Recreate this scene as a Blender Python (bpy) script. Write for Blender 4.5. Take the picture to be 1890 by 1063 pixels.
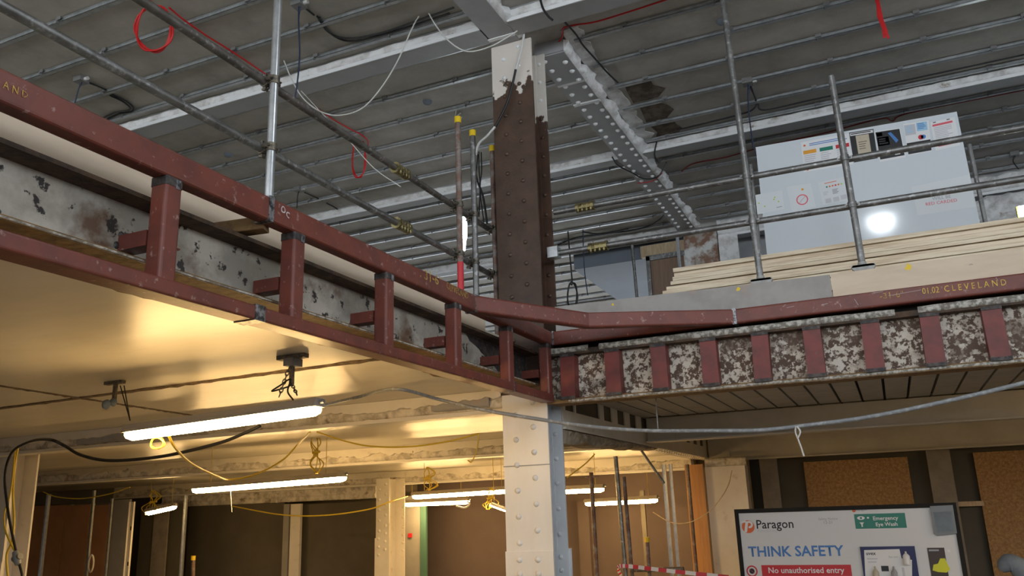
import bpy, bmesh, math, random
from mathutils import Vector, Matrix, noise
random.seed(7)
S = bpy.context.scene
for o in list(bpy.data.objects): bpy.data.objects.remove(o)
COL = S.collection

# ------------------------------------------------------------------ camera
YAW, PIT, ROL, FPX = 0.41523691, 0.26324363, -0.03473244, 1523.5
_cy, _sy, _cp, _sp = math.cos(YAW), math.sin(YAW), math.cos(PIT), math.sin(PIT)
FW = Vector((-_sy*_cp, _cy*_cp, _sp)); _r = Vector((_cy, _sy, 0)); _u = _r.cross(FW)
RT = math.cos(ROL)*_r + math.sin(ROL)*_u
UP = -math.sin(ROL)*_r + math.cos(ROL)*_u
CAM = Vector((0, 0, 1.6))
cd = bpy.data.cameras.new('camera'); cam = bpy.data.objects.new('camera', cd); COL.objects.link(cam)
cd.sensor_width = 36; cd.lens = FPX*36/1890; cd.clip_start = .05; cd.clip_end = 200
cam.matrix_world = Matrix((( RT.x, UP.x, -FW.x, CAM.x), (RT.y, UP.y, -FW.y, CAM.y), (RT.z, UP.z, -FW.z, CAM.z), (0, 0, 0, 1)))
S.camera = cam

def at(px, py, ax, val):
    """photo pixel -> the point of the real plane ax = val that is seen there"""
    d = RT*(px-945) + UP*(531.5-py) + FW*FPX
    i = 'XYZ'.index(ax)
    return CAM + d*((val-CAM[i])/d[i])

# ------------------------------------------------------------------ light
w = bpy.data.worlds.new('world'); S.world = w; w.use_nodes = True
w.node_tree.nodes['Background'].inputs[0].default_value = (.87, .935, 1, 1)
w.node_tree.nodes['Background'].inputs[1].default_value = 3.8
S.view_settings.view_transform = 'Standard'; S.view_settings.look = 'None'
S.view_settings.exposure = 0; S.view_settings.gamma = 1; S.view_settings.use_curve_mapping = False
WARM = (1, .64, .255); COOL = (.86, .94, 1)
TUBE = 80          # strength of the fluorescent diffusers
FLOOD = 75        # assumed high bay lamp over the void, out of view
WORK = 32          # work lamp hanging upstairs

# ------------------------------------------------------------------ materials
MATS = {}
def mat(name, c1, c2=None, scale=6, lo=.42, hi=.6, c3=None, s3=2, lo3=.55, hi3=.75, c4=None, s4=3, lo4=.5, hi4=.6, rough=.6, metal=0, bump=0, bscale=30,
        stretch=(1, 1, 1), emit=0, spec=.5, detail=6):
    m = bpy.data.materials.new(name); m.use_nodes = True; nt = m.node_tree; n = nt.nodes; l = nt.links
    b = n['Principled BSDF']; b.inputs['Roughness'].default_value = rough; b.inputs['Metallic'].default_value = metal
    b.inputs['Specular IOR Level'].default_value = spec
    geo = n.new('ShaderNodeNewGeometry'); mp = n.new('ShaderNodeMapping'); mp.inputs['Scale'].default_value = stretch
    l.new(geo.outputs['Position'], mp.inputs['Vector'])
    col = n.new('ShaderNodeRGB'); col.outputs[0].default_value = (*c1, 1); out = col.outputs[0]
    def layer(out, c, sc, a, z):
        t = n.new('ShaderNodeTexNoise'); t.inputs['Scale'].default_value = sc; t.inputs['Detail'].default_value = detail
        t.inputs['Roughness'].default_value = .62
        l.new(mp.outputs[0], t.inputs['Vector'])
        r = n.new('ShaderNodeMapRange'); r.inputs['From Min'].default_value = a; r.inputs['From Max'].default_value = z
        l.new(t.outputs['Fac'], r.inputs['Value'])
        x = n.new('ShaderNodeMix'); x.data_type = 'RGBA'; l.new(r.outputs['Result'], x.inputs['Factor'])
        l.new(out, x.inputs['A']); x.inputs['B'].default_value = (*c, 1)
        return x.outputs['Result']
    if c2: out = layer(out, c2, scale, lo, hi)
    if c3: out = layer(out, c3, s3, lo3, hi3)
    if c4: out = layer(out, c4, s4, lo4, hi4)
    l.new(out, b.inputs['Base Color'])
    if bump:
        t = n.new('ShaderNodeTexNoise'); t.inputs['Scale'].default_value = bscale; t.inputs['Detail'].default_value = 5
        l.new(mp.outputs[0], t.inputs['Vector'])
        bp = n.new('ShaderNodeBump'); bp.inputs['Strength'].default_value = bump; bp.inputs['Distance'].default_value = .02
        l.new(t.outputs['Fac'], bp.inputs['Height']); l.new(bp.outputs[0], b.inputs['Normal'])
    if emit:
        b.inputs['Emission Color'].default_value = (*c1, 1); b.inputs['Emission Strength'].default_value = emit
    MATS[name] = m
    return m

def paint_zones(name, brown, brown2, white, ztop, zbot, rough=.5):
    """old paint: brown shaft, white above ztop and below zbot with flaked borders"""
    m = mat(name, brown, brown2, 5, .4, .62, rough=rough, bump=.15, bscale=40)
    nt = m.node_tree; n = nt.nodes; l = nt.links; b = n['Principled BSDF']
    src = b.inputs['Base Color'].links[0].from_socket
    geo = n.new('ShaderNodeNewGeometry'); sp = n.new('ShaderNodeSeparateXYZ'); l.new(geo.outputs['Position'], sp.inputs[0])
    t = n.new('ShaderNodeTexNoise'); t.inputs['Scale'].default_value = 9; t.inputs['Detail'].default_value = 8
    l.new(geo.outputs['Position'], t.inputs['Vector'])
    k = n.new('ShaderNodeMath'); k.operation = 'MULTIPLY_ADD'; l.new(t.outputs['Fac'], k.inputs[0]); k.inputs[1].default_value = .9
    l.new(sp.outputs['Z'], k.inputs[2])
    out = src
    r = n.new('ShaderNodeMapRange'); r.inputs['From Min'].default_value = ztop+.44; r.inputs['From Max'].default_value = ztop+.47
    l.new(k.outputs[0], r.inputs['Value'])
    x = n.new('ShaderNodeMix'); x.data_type = 'RGBA'; l.new(r.outputs['Result'], x.inputs['Factor']); l.new(out, x.inputs['A']); x.inputs['B'].default_value = (*white, 1)
    l.new(x.outputs['Result'], b.inputs['Base Color'])
    return m

mat('slab', (.47, .445, .405), (.34, .32, .285), 3, .35, .7, (.48, .46, .43), 9, .55, .8, rough=.75, bump=.12, bscale=14)
mat('galv', (.52, .54, .56), (.38, .40, .42), 14, .4, .65, rough=.34, metal=.6)
mat('tube', (.25, .25, .245), (.15, .145, .14), 9, .4, .65, (.48, .48, .48), 26, .55, .7, rough=.42, metal=.7)
mat('tube_dark', (.17, .155, .14), (.10, .09, .08), 9, .4, .6, (.34, .33, .32), 30, .56, .66, rough=.5, metal=.5)
mat('tube_bright', (.62, .64, .66), (.48, .50, .52), 16, .4, .65, rough=.32, metal=.8)
mat('tube_rust', (.20, .12, .09), (.30, .27, .25), 16, .45, .6, (.10, .06, .05), 8, .5, .65, rough=.6, metal=.4)
mat('coupler', (.23, .20, .15), (.10, .09, .08), 40, .4, .6, rough=.5, metal=.7)
mat('cast_grey', (.40, .40, .39), (.28, .28, .27), 20, .4, .65, rough=.55)
mat('scar', (.17, .13, .095), (.07, .05, .035), 9, .4, .6, rough=.9, bump=.5)
mat('brass', (.36, .30, .14), (.14, .115, .06), 30, .45, .65, rough=.4, metal=.8)
mat('paint_white', (.84, .85, .86), (.74, .75, .76), 5, .4, .7, rough=.55)
mat('paint_grey', (.37, .372, .378), (.32, .322, .328), 4, .4, .7, rough=.55)
mat('plaster', (.82, .82, .82), (.56, .54, .52), 7, .46, .66, (.33, .28, .22), 5, .63, .70, rough=.85, bump=.5, bscale=22)
mat('plaster_warm', (.76, .70, .60), (.46, .41, .33), 8, .42, .62, (.25, .20, .14), 5, .58, .68, rough=.85, bump=.55, bscale=24)
mat('plaster_dirty', (.36, .30, .22), (.20, .16, .11), 7, .42, .62, (.55, .48, .38), 6, .60, .68, rough=.85, bump=.6, bscale=20)
mat('cream', (.78, .73, .64), (.70, .64, .54), 3, .4, .7, (.50, .43, .33), 6, .62, .8, rough=.4)
mat('soffit', (.76, .70, .58), (.68, .61, .48), 2.2, .4, .7, (.56, .47, .33), 7, .64, .85, rough=.32, bump=.06, bscale=5, stretch=(.5, 1.4, 1))
mat('soffit_edge', (.10, .07, .045), (.20, .14, .08), 20, .4, .6, rough=.9, bump=.6, bscale=40)
mat('slat', (.36, .345, .31), (.28, .265, .235), 4, .4, .7, rough=.6)
mat('black_gap', (.015, .014, .013), rough=.9)
mat('dull_white', (.56, .53, .47), (.48, .45, .39), 3, .4, .7, rough=.55)
mat('red_oxide', (.19, .047, .031), (.135, .036, .026), 7, .4, .65, (.34, .21, .18), 30, .615, .70, rough=.42, bump=.05)
mat('red_flat', (.20, .038, .030), (.13, .030, .026), 9, .4, .65, (.16, .11, .08), 5, .62, .72, rough=.5)
mat('weld', (.34, .34, .35), (.05, .05, .055), 40, .4, .58, rough=.4, metal=.7)
mat('burnt', (.025, .022, .022), (.10, .08, .07), 30, .45, .65, rough=.6)
mat('web_grey', (.48, .445, .385), (.28, .255, .215), 3.1, .42, .60, (.13, .075, .045), 2.3, .535, .64, (.025, .02, .018), 11, .585, .62, rough=.6, bump=.12)
mat('web_mottle', (.62, .55, .46), (.10, .060, .040), 30, .455, .52, (.13, .085, .06), 3.2, .47, .62, (.64, .58, .50), 17, .545, .59, rough=.75, bump=.3, detail=8)
mat('flange_rust', (.10, .060, .034), (.045, .03, .022), 12, .4, .6, rough=.8, bump=.4, bscale=50)
mat('flange_brown', (.23, .135, .05), (.12, .07, .03), 14, .4, .65, rough=.8, bump=.3)
mat('flange_white', (.55, .53, .48), (.20, .18, .15), 30, .42, .56, rough=.7, bump=.3)
mat('shaft_rust', (.095, .055, .036), (.065, .038, .026), 6, .4, .65, (.18, .13, .10), 16, .68, .76, rough=.42, bump=.15, bscale=40)
paint_zones('shaft', (.085, .046, .027), (.055, .030, .018), (.70, .64, .58), 5.20, 0, .55)
paint_zones('shaft_rear', (.105, .055, .034), (.07, .04, .028), (.70, .66, .60), 4.93, 0, .5)
mat('shaft_white', (.82, .80, .77), (.74, .71, .66), 4, .4, .75, (.45, .36, .26), 14, .68, .8, rough=.33, stretch=(1, 1, .35))
mat('shaft_white_cool_lit', (.62, .65, .68), (.54, .57, .60), 4, .4, .7, rough=.42)  # white shaft paint, cool light on the recessed faces put into its colour
mat('ply', (.66, .55, .41), (.57, .46, .33), 3, .35, .7, (.36, .27, .20), 8, .70, .8, rough=.65, stretch=(.5, .5, 6))
mat('ply_edge', (.84, .72, .54), (.64, .50, .34), 60, .42, .62, rough=.7, stretch=(.05, .05, 1))
mat('board_grey', (.38, .36, .34), (.30, .28, .26), 5, .4, .7, (.44, .30, .22), 3.2, .60, .68, rough=.7)
mat('toe', (.70, .57, .43), (.61, .49, .36), 4, .4, .7, (.30, .22, .18), 9, .70, .78, rough=.6, stretch=(.6, .5, 3))
mat('osb', (.42, .24, .09), (.28, .15, .05), 26, .4, .6, (.55, .36, .17), 40, .58, .66, rough=.7)
mat('brown_board', (.46, .22, .10), (.38, .18, .08), 3, .4, .7, rough=.65)
mat('brown_plaster', (.115, .084, .076), (.10, .072, .064), 2, .4, .7, rough=.85)
mat('dark_board', (.115, .098, .07), (.09, .077, .055), 2, .4, .7, rough=.7)
mat('grey_board', (.33, .31, .28), (.28, .26, .23), 3, .4, .7, rough=.7)
mat('green_strip', (.07, .16, .12), rough=.6)
mat('door_wood', (.50, .25, .09), (.42, .20, .07), 6, .4, .6, rough=.45, stretch=(6, 6, .4))
mat('door_brown', (.27, .17, .11), (.22, .14, .09), 7, .4, .6, rough=.5, stretch=(6, 6, .4))
mat('timber', (.60, .47, .31), (.46, .34, .21), 8, .4, .65, rough=.7, stretch=(4, 4, .6))
mat('batten', (.28, .24, .19), (.22, .19, .15), 6, .4, .6, rough=.7)
mat('brick', (.26, .15, .10), (.42, .37, .33), 7, .48, .58, (.66, .66, .64), 2.4, .50, .58, rough=.9, bump=.5)
mat('blue_wall', (.15, .175, .21), (.13, .155, .19), 2, .4, .7, rough=.6)
mat('concrete_floor', (.25, .24, .22), (.19, .18, .17), 4, .4, .7, rough=.85)
mat('outer_wall', (.32, .27, .21), (.26, .22, .17), 2, .4, .7, rough=.85)
mat('outer_grey', (.36, .37, .38), (.30, .31, .32), 2, .4, .7, rough=.85)
mat('board_white', (.70, .75, .80), rough=.10)
mat('sign_white', (.74, .74, .74), rough=.22)
mat('paper', (.80, .81, .83), rough=.35)
mat('laminate', (.76, .80, .83), rough=.08)
mat('print_black', (.015, .015, .017), rough=.4); mat('print_grey', (.35, .35, .38), rough=.5)
mat('print_pale', (.58, .58, .62), rough=.5)
mat('print_red', (.60, .025, .035), rough=.4); mat('print_orange', (.75, .14, .03), rough=.4); mat('print_amber', (.80, .36, .03), rough=.4)
mat('print_green', (.012, .20, .14), rough=.35); mat('print_lime', (.42, .62, .04), rough=.4); mat('print_blue', (.07, .22, .56), rough=.4)
mat('print_navy', (.012, .016, .10), rough=.35); mat('print_sky', (.36, .60, .80), rough=.4); mat('print_beige', (.55, .48, .36), rough=.5)
mat('print_cardred', (.75, .12, .16), rough=.4); mat('print_yellow', (.72, .72, .02), rough=.4); mat('print_white', (.80, .80, .80), rough=.4)
mat('print_brown', (.05, .03, .02), rough=.4)
mat('chalk', (.60, .40, .10), (.26, .13, .05), 50, .45, .6, rough=.9)
mat('chalk_bright', (.78, .55, .10), (.55, .34, .08), 60, .45, .6, rough=.9)
mat('chalk_white', (.62, .56, .55), rough=.9)
mat('plastic_grey', (.20, .20, .20), rough=.45); mat('black_rubber', (.012, .012, .013), rough=.45); mat('navy_flex', (.02, .03, .07), rough=.5)
mat('white_flex', (.62, .62, .60), rough=.45); mat('grey_flex', (.24, .25, .26), (.40, .41, .42), 30, .5, .65, rough=.5); mat('red_flex', (.55, .012, .014), rough=.4)
mat('dark_red_flex', (.20, .02, .016), rough=.5); mat('yellow_flex', (.62, .45, .03), rough=.45); mat('yellow_cap', (.80, .55, .01), rough=.4)
mat('tape_red', (.62, .02, .03), rough=.4); mat('tape_white', (.78, .74, .70), rough=.4)
mat('housing', (.34, .30, .24), rough=.5); mat('clear_sleeve', (.20, .22, .235), rough=.35); mat('cloth_grey', (.20, .24, .28), (.16, .19, .23), 8, .4, .6, rough=.8)
mat('tube_light', WARM, emit=TUBE); mat('flood_light', COOL, emit=FLOOD); mat('work_light', COOL, emit=WORK)
mat('green_wrap', (.10, .42, .22), rough=.3)

# ------------------------------------------------------------------ mesh helpers
class MB:
    def __init__(self): self.v = []; self.f = []; self.sm = []
    def add(self, vs, fs, smooth=False):
        n = len(self.v); self.v += [Vector(p) for p in vs]
        self.f += [tuple(i+n for i in f) for f in fs]; self.sm += [smooth]*len(fs); return self
    def box(self, x0, x1, y0, y1, z0, z1):
        vs = [(x, y, z) for z in (z0, z1) for y in (y0, y1) for x in (x0, x1)]
        return self.add(vs, [(0, 2, 3, 1), (4, 5, 7, 6), (0, 1, 5, 4), (2, 6, 7, 3), (0, 4, 6, 2), (1, 3, 7, 5)])
    def prism(self, poly, d):
        n = len(poly); d = Vector(d); vs = [Vector(p) for p in poly]; vs += [p+d for p in vs]
        return self.add(vs, [tuple(range(n-1, -1, -1)), tuple(range(n, 2*n))] + [(i, (i+1) % n, (i+1) % n+n, i+n) for i in range(n)])
    def sweep(self, path, prof, up=(0, 0, 1), closed=False, smooth=False, scale=None):
        """prof: list of (side, up) offsets; joints mitred"""
        P = [Vector(p) for p in path]; n = len(P); up = Vector(up); m = len(prof); vs = []
        side0 = None
        for i in range(n):
            a = P[i]-P[i-1] if (i > 0 or closed) else P[1]-P[0]
            b = P[(i+1) % n]-P[i] if (i < n-1 or closed) else P[-1]-P[-2]
            a = a.normalized(); b = b.normalized(); t = (a+b)
            t = t.normalized() if t.length > 1e-6 else a
            if side0 is None:
                s = t.cross(up)
                if s.length < 1e-4: s = t.cross(Vector((1, 0, 0)))
            else:
                s = side0 - t*side0.dot(t)
                if up != Vector((9, 9, 9)) and abs(t.dot(up)) < .97:
                    s2 = t.cross(up); 
                    if s2.dot(side0) > 0: s = s2
            s.normalize(); side0 = s; u = s.cross(t); k = 1/max(.35, math.sqrt(max(0, (1+a.dot(b))/2)))
            sc = scale[i] if scale else 1
            for q in prof:
                off = s*q[0]*sc + u*q[1]*sc
                bis = (b-a)
                if bis.length > 1e-4:
                    bis.normalize(); off += bis*off.dot(bis)*(k-1)
                vs.append(P[i]+off)
        fs = []
        rng = n if closed else n-1
        for i in range(rng):
            j = (i+1) % n
            for q in range(m):
                r = (q+1) % m
                fs.append((i*m+q, i*m+r, j*m+r, j*m+q))
        self.add(vs, fs, smooth)
        if not closed:
            self.add(vs[:m], [tuple(range(m-1, -1, -1))]); self.add(vs[-m:], [tuple(range(m))])
        return self
    def tube(self, path, r, n=12, closed=False, scale=None):
        return self.sweep(path, [(r*math.cos(2*math.pi*i/n), r*math.sin(2*math.pi*i/n)) for i in range(n)], closed=closed, smooth=True, scale=scale)
    def bar(self, a, b, w, h, up=(0, 0, 1), r=0):
        return self.sweep([a, b], rrect(w, h, r), up)
    def dome(self, c, nrm, r, h, seg=10, rings=3):
        nrm = Vector(nrm).normalized(); c = Vector(c); s = nrm.orthogonal().normalized(); t = nrm.cross(s); vs = []; fs = []
        for k in range(rings):
            a = k/rings*math.pi/2
            for i in range(seg):
                q = 2*math.pi*i/seg; vs.append(c + (s*math.cos(q)+t*math.sin(q))*r*math.cos(a) + nrm*h*math.sin(a))
        vs.append(c+nrm*h)
        for k in range(rings-1):
            for i in range(seg):
                j = (i+1) % seg; fs.append((k*seg+i, k*seg+j, (k+1)*seg+j, (k+1)*seg+i))
        for i in range(seg): fs.append(((rings-1)*seg+i, (rings-1)*seg+(i+1) % seg, len(vs)-1))
        return self.add(vs, fs, True)
    def build(self, name, m, parent=None, loc=None):
        me = bpy.data.meshes.new(name)
        org = ROOT.get(parent.name, Vector((0, 0, 0))) if parent else (Vector(loc) if loc else Vector((0, 0, 0)))
        if parent is None and loc is None and self.v:
            mn = [min(p[i] for p in self.v) for i in range(3)]; mx = [max(p[i] for p in self.v) for i in range(3)]
            org = Vector(((mn[0]+mx[0])/2, (mn[1]+mx[1])/2, mn[2]))
        me.from_pydata([p-org for p in self.v], [], self.f)
        me.polygons.foreach_set('use_smooth', self.sm)
        me.materials.append(MATS[m]); me.validate()
        bm = bmesh.new(); bm.from_mesh(me); bmesh.ops.recalc_face_normals(bm, faces=bm.faces); bm.to_mesh(me); bm.free()
        o = bpy.data.objects.new(name, me); COL.objects.link(o)
        if parent: o.parent = parent
        else: o.location = org
        ROOT[o.name] = org
        return o
ROOT = {}
def rrect(w, h, r=0, k=3):
    if r <= 0: return [(-w/2, -h/2), (w/2, -h/2), (w/2, h/2), (-w/2, h/2)]
    out = []
    for cx, cy, a0 in ((w/2-r, -h/2+r, -90), (w/2-r, h/2-r, 0), (-w/2+r, h/2-r, 90), (-w/2+r, -h/2+r, 180)):
        for i in range(k+1):
            a = math.radians(a0+90*i/k); out.append((cx+r*math.cos(a), cy+r*math.sin(a)))
    return out
def tag(o, label, cat, group=None):
    o['label'] = label; o['category'] = cat
    if group: o['group'] = group
    return o
def thing(name, label, cat, loc, group=None):
    o = bpy.data.objects.new(name, None); COL.objects.link(o); o.location = loc; o.empty_display_size = .1
    ROOT[o.name] = Vector(loc); return tag(o, label, cat, group)
def struct(o): o['kind'] = 'structure'; return o
def spline(pts, n=8):
    P = [Vector(p) for p in pts]; P = [2*P[0]-P[1]] + P + [2*P[-1]-P[-2]]; out = []
    for i in range(1, len(P)-2):
        for k in range(n):
            t = k/n; a, b, c, d = P[i-1:i+3]
            out.append(.5*((2*b) + (c-a)*t + (2*a-5*b+4*c-d)*t*t + (3*b-a-3*c+d)*t**3))
    out.append(P[-2]); return out
def cable(name, pts, r, m, label, n=8, group=None, cat='cable', parent=None):
    o = MB().tube(spline(pts, n), r, 8).build(name, m, parent)
    return tag(o, label, cat, group) if label and not parent else o
ORD = ['first', 'second', 'third', 'fourth', 'fifth', 'sixth', 'seventh', 'eighth', 'ninth', 'tenth', 'eleventh', 'twelfth', 'thirteenth', 'fourteenth', 'fifteenth', 'sixteenth', 'seventeenth', 'eighteenth', 'nineteenth', 'twentieth', 'twenty-first']
_font = {}
def text(name, s, a, b, m, parent=None, nrm=(0, -1, 0), bold=0, off=.002, thick=.0006, hand=0, hscale=1):
    """lettering from baseline start a to baseline end b (points on the surface)"""
    a = Vector(a); b = Vector(b); nrm = Vector(nrm).normalized()
    c = bpy.data.curves.new(name, 'FONT'); c.body = s; c.size = 1; c.offset = bold; c.resolution_u = 2; c.extrude = 0
    t = bpy.data.objects.new(name, c); COL.objects.link(t); dg = bpy.context.evaluated_depsgraph_get(); dg.update()
    me = bpy.data.meshes.new_from_object(t.evaluated_get(dg)); bpy.data.objects.remove(t)
    xs = [v.co.x for v in me.vertices]; x0, x1 = min(xs), max(xs); k = (b-a).length/(x1-x0); xd = (b-a).normalized(); yd = nrm.cross(xd).normalized()
    org = ROOT.get(parent.name, Vector()) if parent else a
    for v in me.vertices:
        j = hand*noise.noise(Vector((v.co.x*1.3, v.co.y, 3))) if hand else 0
        v.co = a + xd*(v.co.x-x0)*k + yd*(v.co.y+j)*k*hscale + nrm*off - org
    me.materials.clear(); me.materials.append(MATS[m])
    o = bpy.data.objects.new(name, me); COL.objects.link(o)
    if parent: o.parent = parent
    else: o.location = org
    ROOT[o.name] = org
    return o
def quad(name, p, m, parent, nrm=(0, -1, 0), thick=.002, off=0):
    """thin sheet through four points, given real thickness towards nrm"""
    nrm = Vector(nrm); return MB().prism([Vector(q)+nrm*off for q in p], nrm*thick).build(name, m, parent)
def rect(p0, p1, p2):  # three corners: tl, tr, bl
    p0, p1, p2 = map(Vector, (p0, p1, p2)); return [p0, p1, p1+p2-p0, p2]
def rough_face(x0, x1, y, z0, z1, depth=.03, step=.06, seed=0, ragtop=.04, ragbot=0, nz=6, axis='X', sgn=-1, ends=True):
    """broken plaster: a lumpy skin of real thickness along a beam face (axis = beam direction)"""
    mb = MB(); n = max(2, int((x1-x0)/step)); vs = []; fs = []
    for i in range(n+1):
        x = x0+(x1-x0)*i/n
        zt = z1 - ragtop*max(.02, .5+.5*noise.noise(Vector((x*2.1+seed, 3.3, 0)))+.5*noise.noise(Vector((x*7+seed, 1, 0))))
        zb = z0 + ragbot*(.6*noise.noise(Vector((x*1.7+seed, 8, 0)))+.5*noise.noise(Vector((x*8+seed, 5, 0))))
        for k in range(nz+1):
            z = zb+(zt-zb)*k/nz
            d = depth*(.55+.9*noise.noise(Vector((x*5+seed, z*9, 1)))+.5*noise.noise(Vector((x*16, z*22+seed, 4))))
            d = max(d, .004)
            if k in (0, nz): d = -.004
            vs.append((x, y+sgn*d, z) if axis == 'X' else (y+sgn*d, x, z))
        vs.append((x, y-sgn*.006, zt) if axis == 'X' else (y-sgn*.006, x, zt)); vs.append((x, y-sgn*.006, zb) if axis == 'X' else (y-sgn*.006, x, zb))
    m = nz+3
    for i in range(n):
        for k in range(m):
            fs.append((i*m+k, (i+1)*m+k, (i+1)*m+(k+1) % m, i*m+(k+1) % m))
    mb.add(vs, fs, True); mb.add(vs[:m], [tuple(range(m))]); mb.add(vs[-m:], [tuple(range(m))]); return mb
_riv = {}
def rivet(parent, c, nrm, r=.019, h=.015, m='shaft_rust', name='rivet'):
    key = (tuple(nrm), r, h, m)
    if key not in _riv:
        me = bpy.data.meshes.new('rivet'); q = MB().dome((0, 0, 0), nrm, r, h); me.from_pydata(q.v, [], q.f)
        me.polygons.foreach_set('use_smooth', q.sm); me.materials.append(MATS[m]); _riv[key] = me
    o = bpy.data.objects.new(name, _riv[key]); COL.objects.link(o); o.parent = parent
    o.location = Vector(c)-ROOT[parent.name]; return o

# ================================================================== the setting
ZC = 5.75                                    # upper slab soffit
struct(MB().box(-15.6, 12, -6, 20, ZC, ZC+.25).build('ceiling', 'slab'))
struct(MB().box(-16, 12, -6, 20, -.2, 0).build('floor', 'concrete_floor'))
# lower ceilings left of the void, bay by bay, each with the floor build-up above it
for y0, y1, z in ((-6, 5.995, 2.54), (6.21, 8.9, 2.42), (9.08, 12.1, 2.30), (12.28, 16.5, 2.16)):
    xr = -2.668 if y1 < 6.1 else -2.62
    struct(MB().box(-15.5, xr, y0, y1, z, 2.93).build('ceiling', 'soffit'))
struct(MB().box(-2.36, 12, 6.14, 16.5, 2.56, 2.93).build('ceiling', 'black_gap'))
sl = MB(); x = -2.36
while x < 6:
    sl.box(x, min(x+.178, 6), 6.18, 8.72, 2.515, 2.559); x += .2
struct(sl.build('ceiling', 'slat'))
sl = MB(); x = -2.36
while x < 6:
    sl.box(x, min(x+.178, 6), 8.96, 12.0, 2.515, 2.559); x += .2
struct(sl.build('ceiling', 'slat'))
struct(MB().box(-15.6, -15.5, -6, 20, 0, ZC).build('wall_left', 'outer_wall'))
struct(MB().box(-16, 12, -6.2, -6, -.2, 2.4).build('wall_front_added', 'outer_wall'))  # unseen wall added behind the camera, kept low so sky light enters above
struct(MB().box(12, 12.2, -6.2, 20, -.2, 3.3).build('wall_right_added', 'outer_wall'))     # unseen wall added to block sky light below, left open above to admit it
struct(MB().box(-15.5, -4.6, 19.8, 20, 2.93, ZC).build('wall_back', 'blue_wall'))
struct(MB().box(-15.5, -7.9, 13.2, 13.35, 0, 2.16).build('wall_back', 'dark_board'))
struct(MB().box(-9.2, -2.55, 14.0, 14.15, 0, 2.16).build('wall_back', 'brown_plaster'))
struct(MB().box(-2.62, -2.3, 12.45, 14.0, 0, 2.55).build('wall_back', 'dark_board'))
struct(MB().box(-2.4, 12, 12.62, 12.75, 0, 2.56).build('wall_back', 'dark_board'))
struct(MB().box(-1.86, 12, 12.5, 12.62, 2.93, ZC).build('wall_back', 'outer_grey'))
struct(MB().box(-4.35, -2.45, 12.45, 19.8, 5.42, ZC).build('ceiling', 'blue_wall'))     # dropped bulkhead
struct(MB().box(-4.6, -2.45, 19.7, 19.9, 2.93, 5.42).build('wall_back', 'blue_wall'))

# ================================================================== upper ceiling beams
def x_beam(y0, y1, x0, x1, zb, zt, label, seed, plm='plaster', m='paint_grey', lip=.035, rag=.03, wm='paint_white', depth=.022, plz=None):
    t = thing('ceiling_beam', label, 'beam', ((x0+x1)/2, (y0+y1)/2, zb))
    MB().box(x0, x1, y0, y1, zb, zt).build('casing', m, t)
    MB().box(x0, x1, y0-.012, y0+.004, zb, zb+lip).build('bottom_flange', wm, t)
    rough_face(x0, x1, y0-.002, zb+lip, zt, depth, .045, seed, rag, .012).build('plaster', plm, t)
    return t
LB, RB = -2.48, -2.20
x_beam(5.70, 5.92, -15, -2.72, 5.62, ZC, 'white steel beam with broken plaster crossing the upper ceiling to the left of the brown column', 1)
x_beam(5.70, 5.92, -2.47, 6, 5.62, ZC, 'white beam along the very top edge, starting at the head of the brown column', 2)
x_beam(8.92, 9.08, -15, LB, 5.62, ZC, 'white plastered ceiling beam behind the three yellow-capped scaffold tubes', 3)
x_beam(8.90, 9.09, RB, 7, 5.62, ZC, 'long white broken-plaster ceiling beam above the upstairs whiteboard', 4)
x_beam(12.05, 12.22, -15, LB, 5.60, ZC, 'far white ceiling beam seen just right of the brown column above the dropped bulkhead', 5)
x_beam(12.05, 12.25, -1.90, 7, 5.45, ZC, 'crumbling white ceiling beam right of the upstairs brick pier', 6, depth=.06, rag=.06)
x_beam(15.9, 16.1, -15, -4.4, 5.62, ZC, 'farthest upstairs ceiling beam beyond the bulkhead', 7)
# main beam in front of the column
t = thing('main_beam', 'thick pale grey main beam coming from the top edge onto the head of the brown column', 'beam', (-2.6, 3, 5.62))
MB().box(-2.73, -2.49, -2, 5.99, 5.62, ZC).build('casing', 'paint_grey', t)
rough_face(-2, 5.99, -2.49, 5.63, ZC, .10, .05, 11, .02, .012, axis='Y', sgn=1).build('plaster', 'plaster', t)
rough_face(-2, 5.72, -2.73, 5.64, ZC, .03, .05, 12, .02, .012, axis='Y', sgn=-1).build('plaster', 'plaster', t)
MB().box(-2.735, -2.485, 5.86, 5.90, 5.612, 5.622).build('splice_edge', 'paint_white', t)
# riveted girder behind the column
t = thing('riveted_girder', 'grey riveted steel girder running back along the upper ceiling from the brown column', 'girder', (-2.34, 9, 5.62))
MB().box(LB, RB, 6.33, 12.05, 5.62, ZC-.002).build('flange', 'paint_grey', t)
MB().box(LB-.002, RB+.002, 6.34, 6.9, 5.607, 5.621).build('cover_plate', 'paint_grey', t)
MB().box(LB-.003, RB+.003, 6.90, 6.94, 5.606, 5.621).build('splice_edge', 'paint_white', t)
MB().box(LB-.003, RB+.003, 7.36, 7.40, 5.606, 5.621).build('splice_edge', 'paint_white', t)
rough_face(6.34, 12.05, RB, 5.61, ZC+.0, .075, .05, 13, .02, .02, axis='Y', sgn=1).build('plaster', 'plaster', t)
y = 6.42; k = 0
while y < 11.9:
    for q in (0, 1):
        rivet(t, (-2.42+.085*q*2-.0, y+.09*q, 5.607 if y+.09*q < 6.9 else 5.62), (0, 0, -1), .027, .022, 'paint_white')
    y += .183; k += 1

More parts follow.
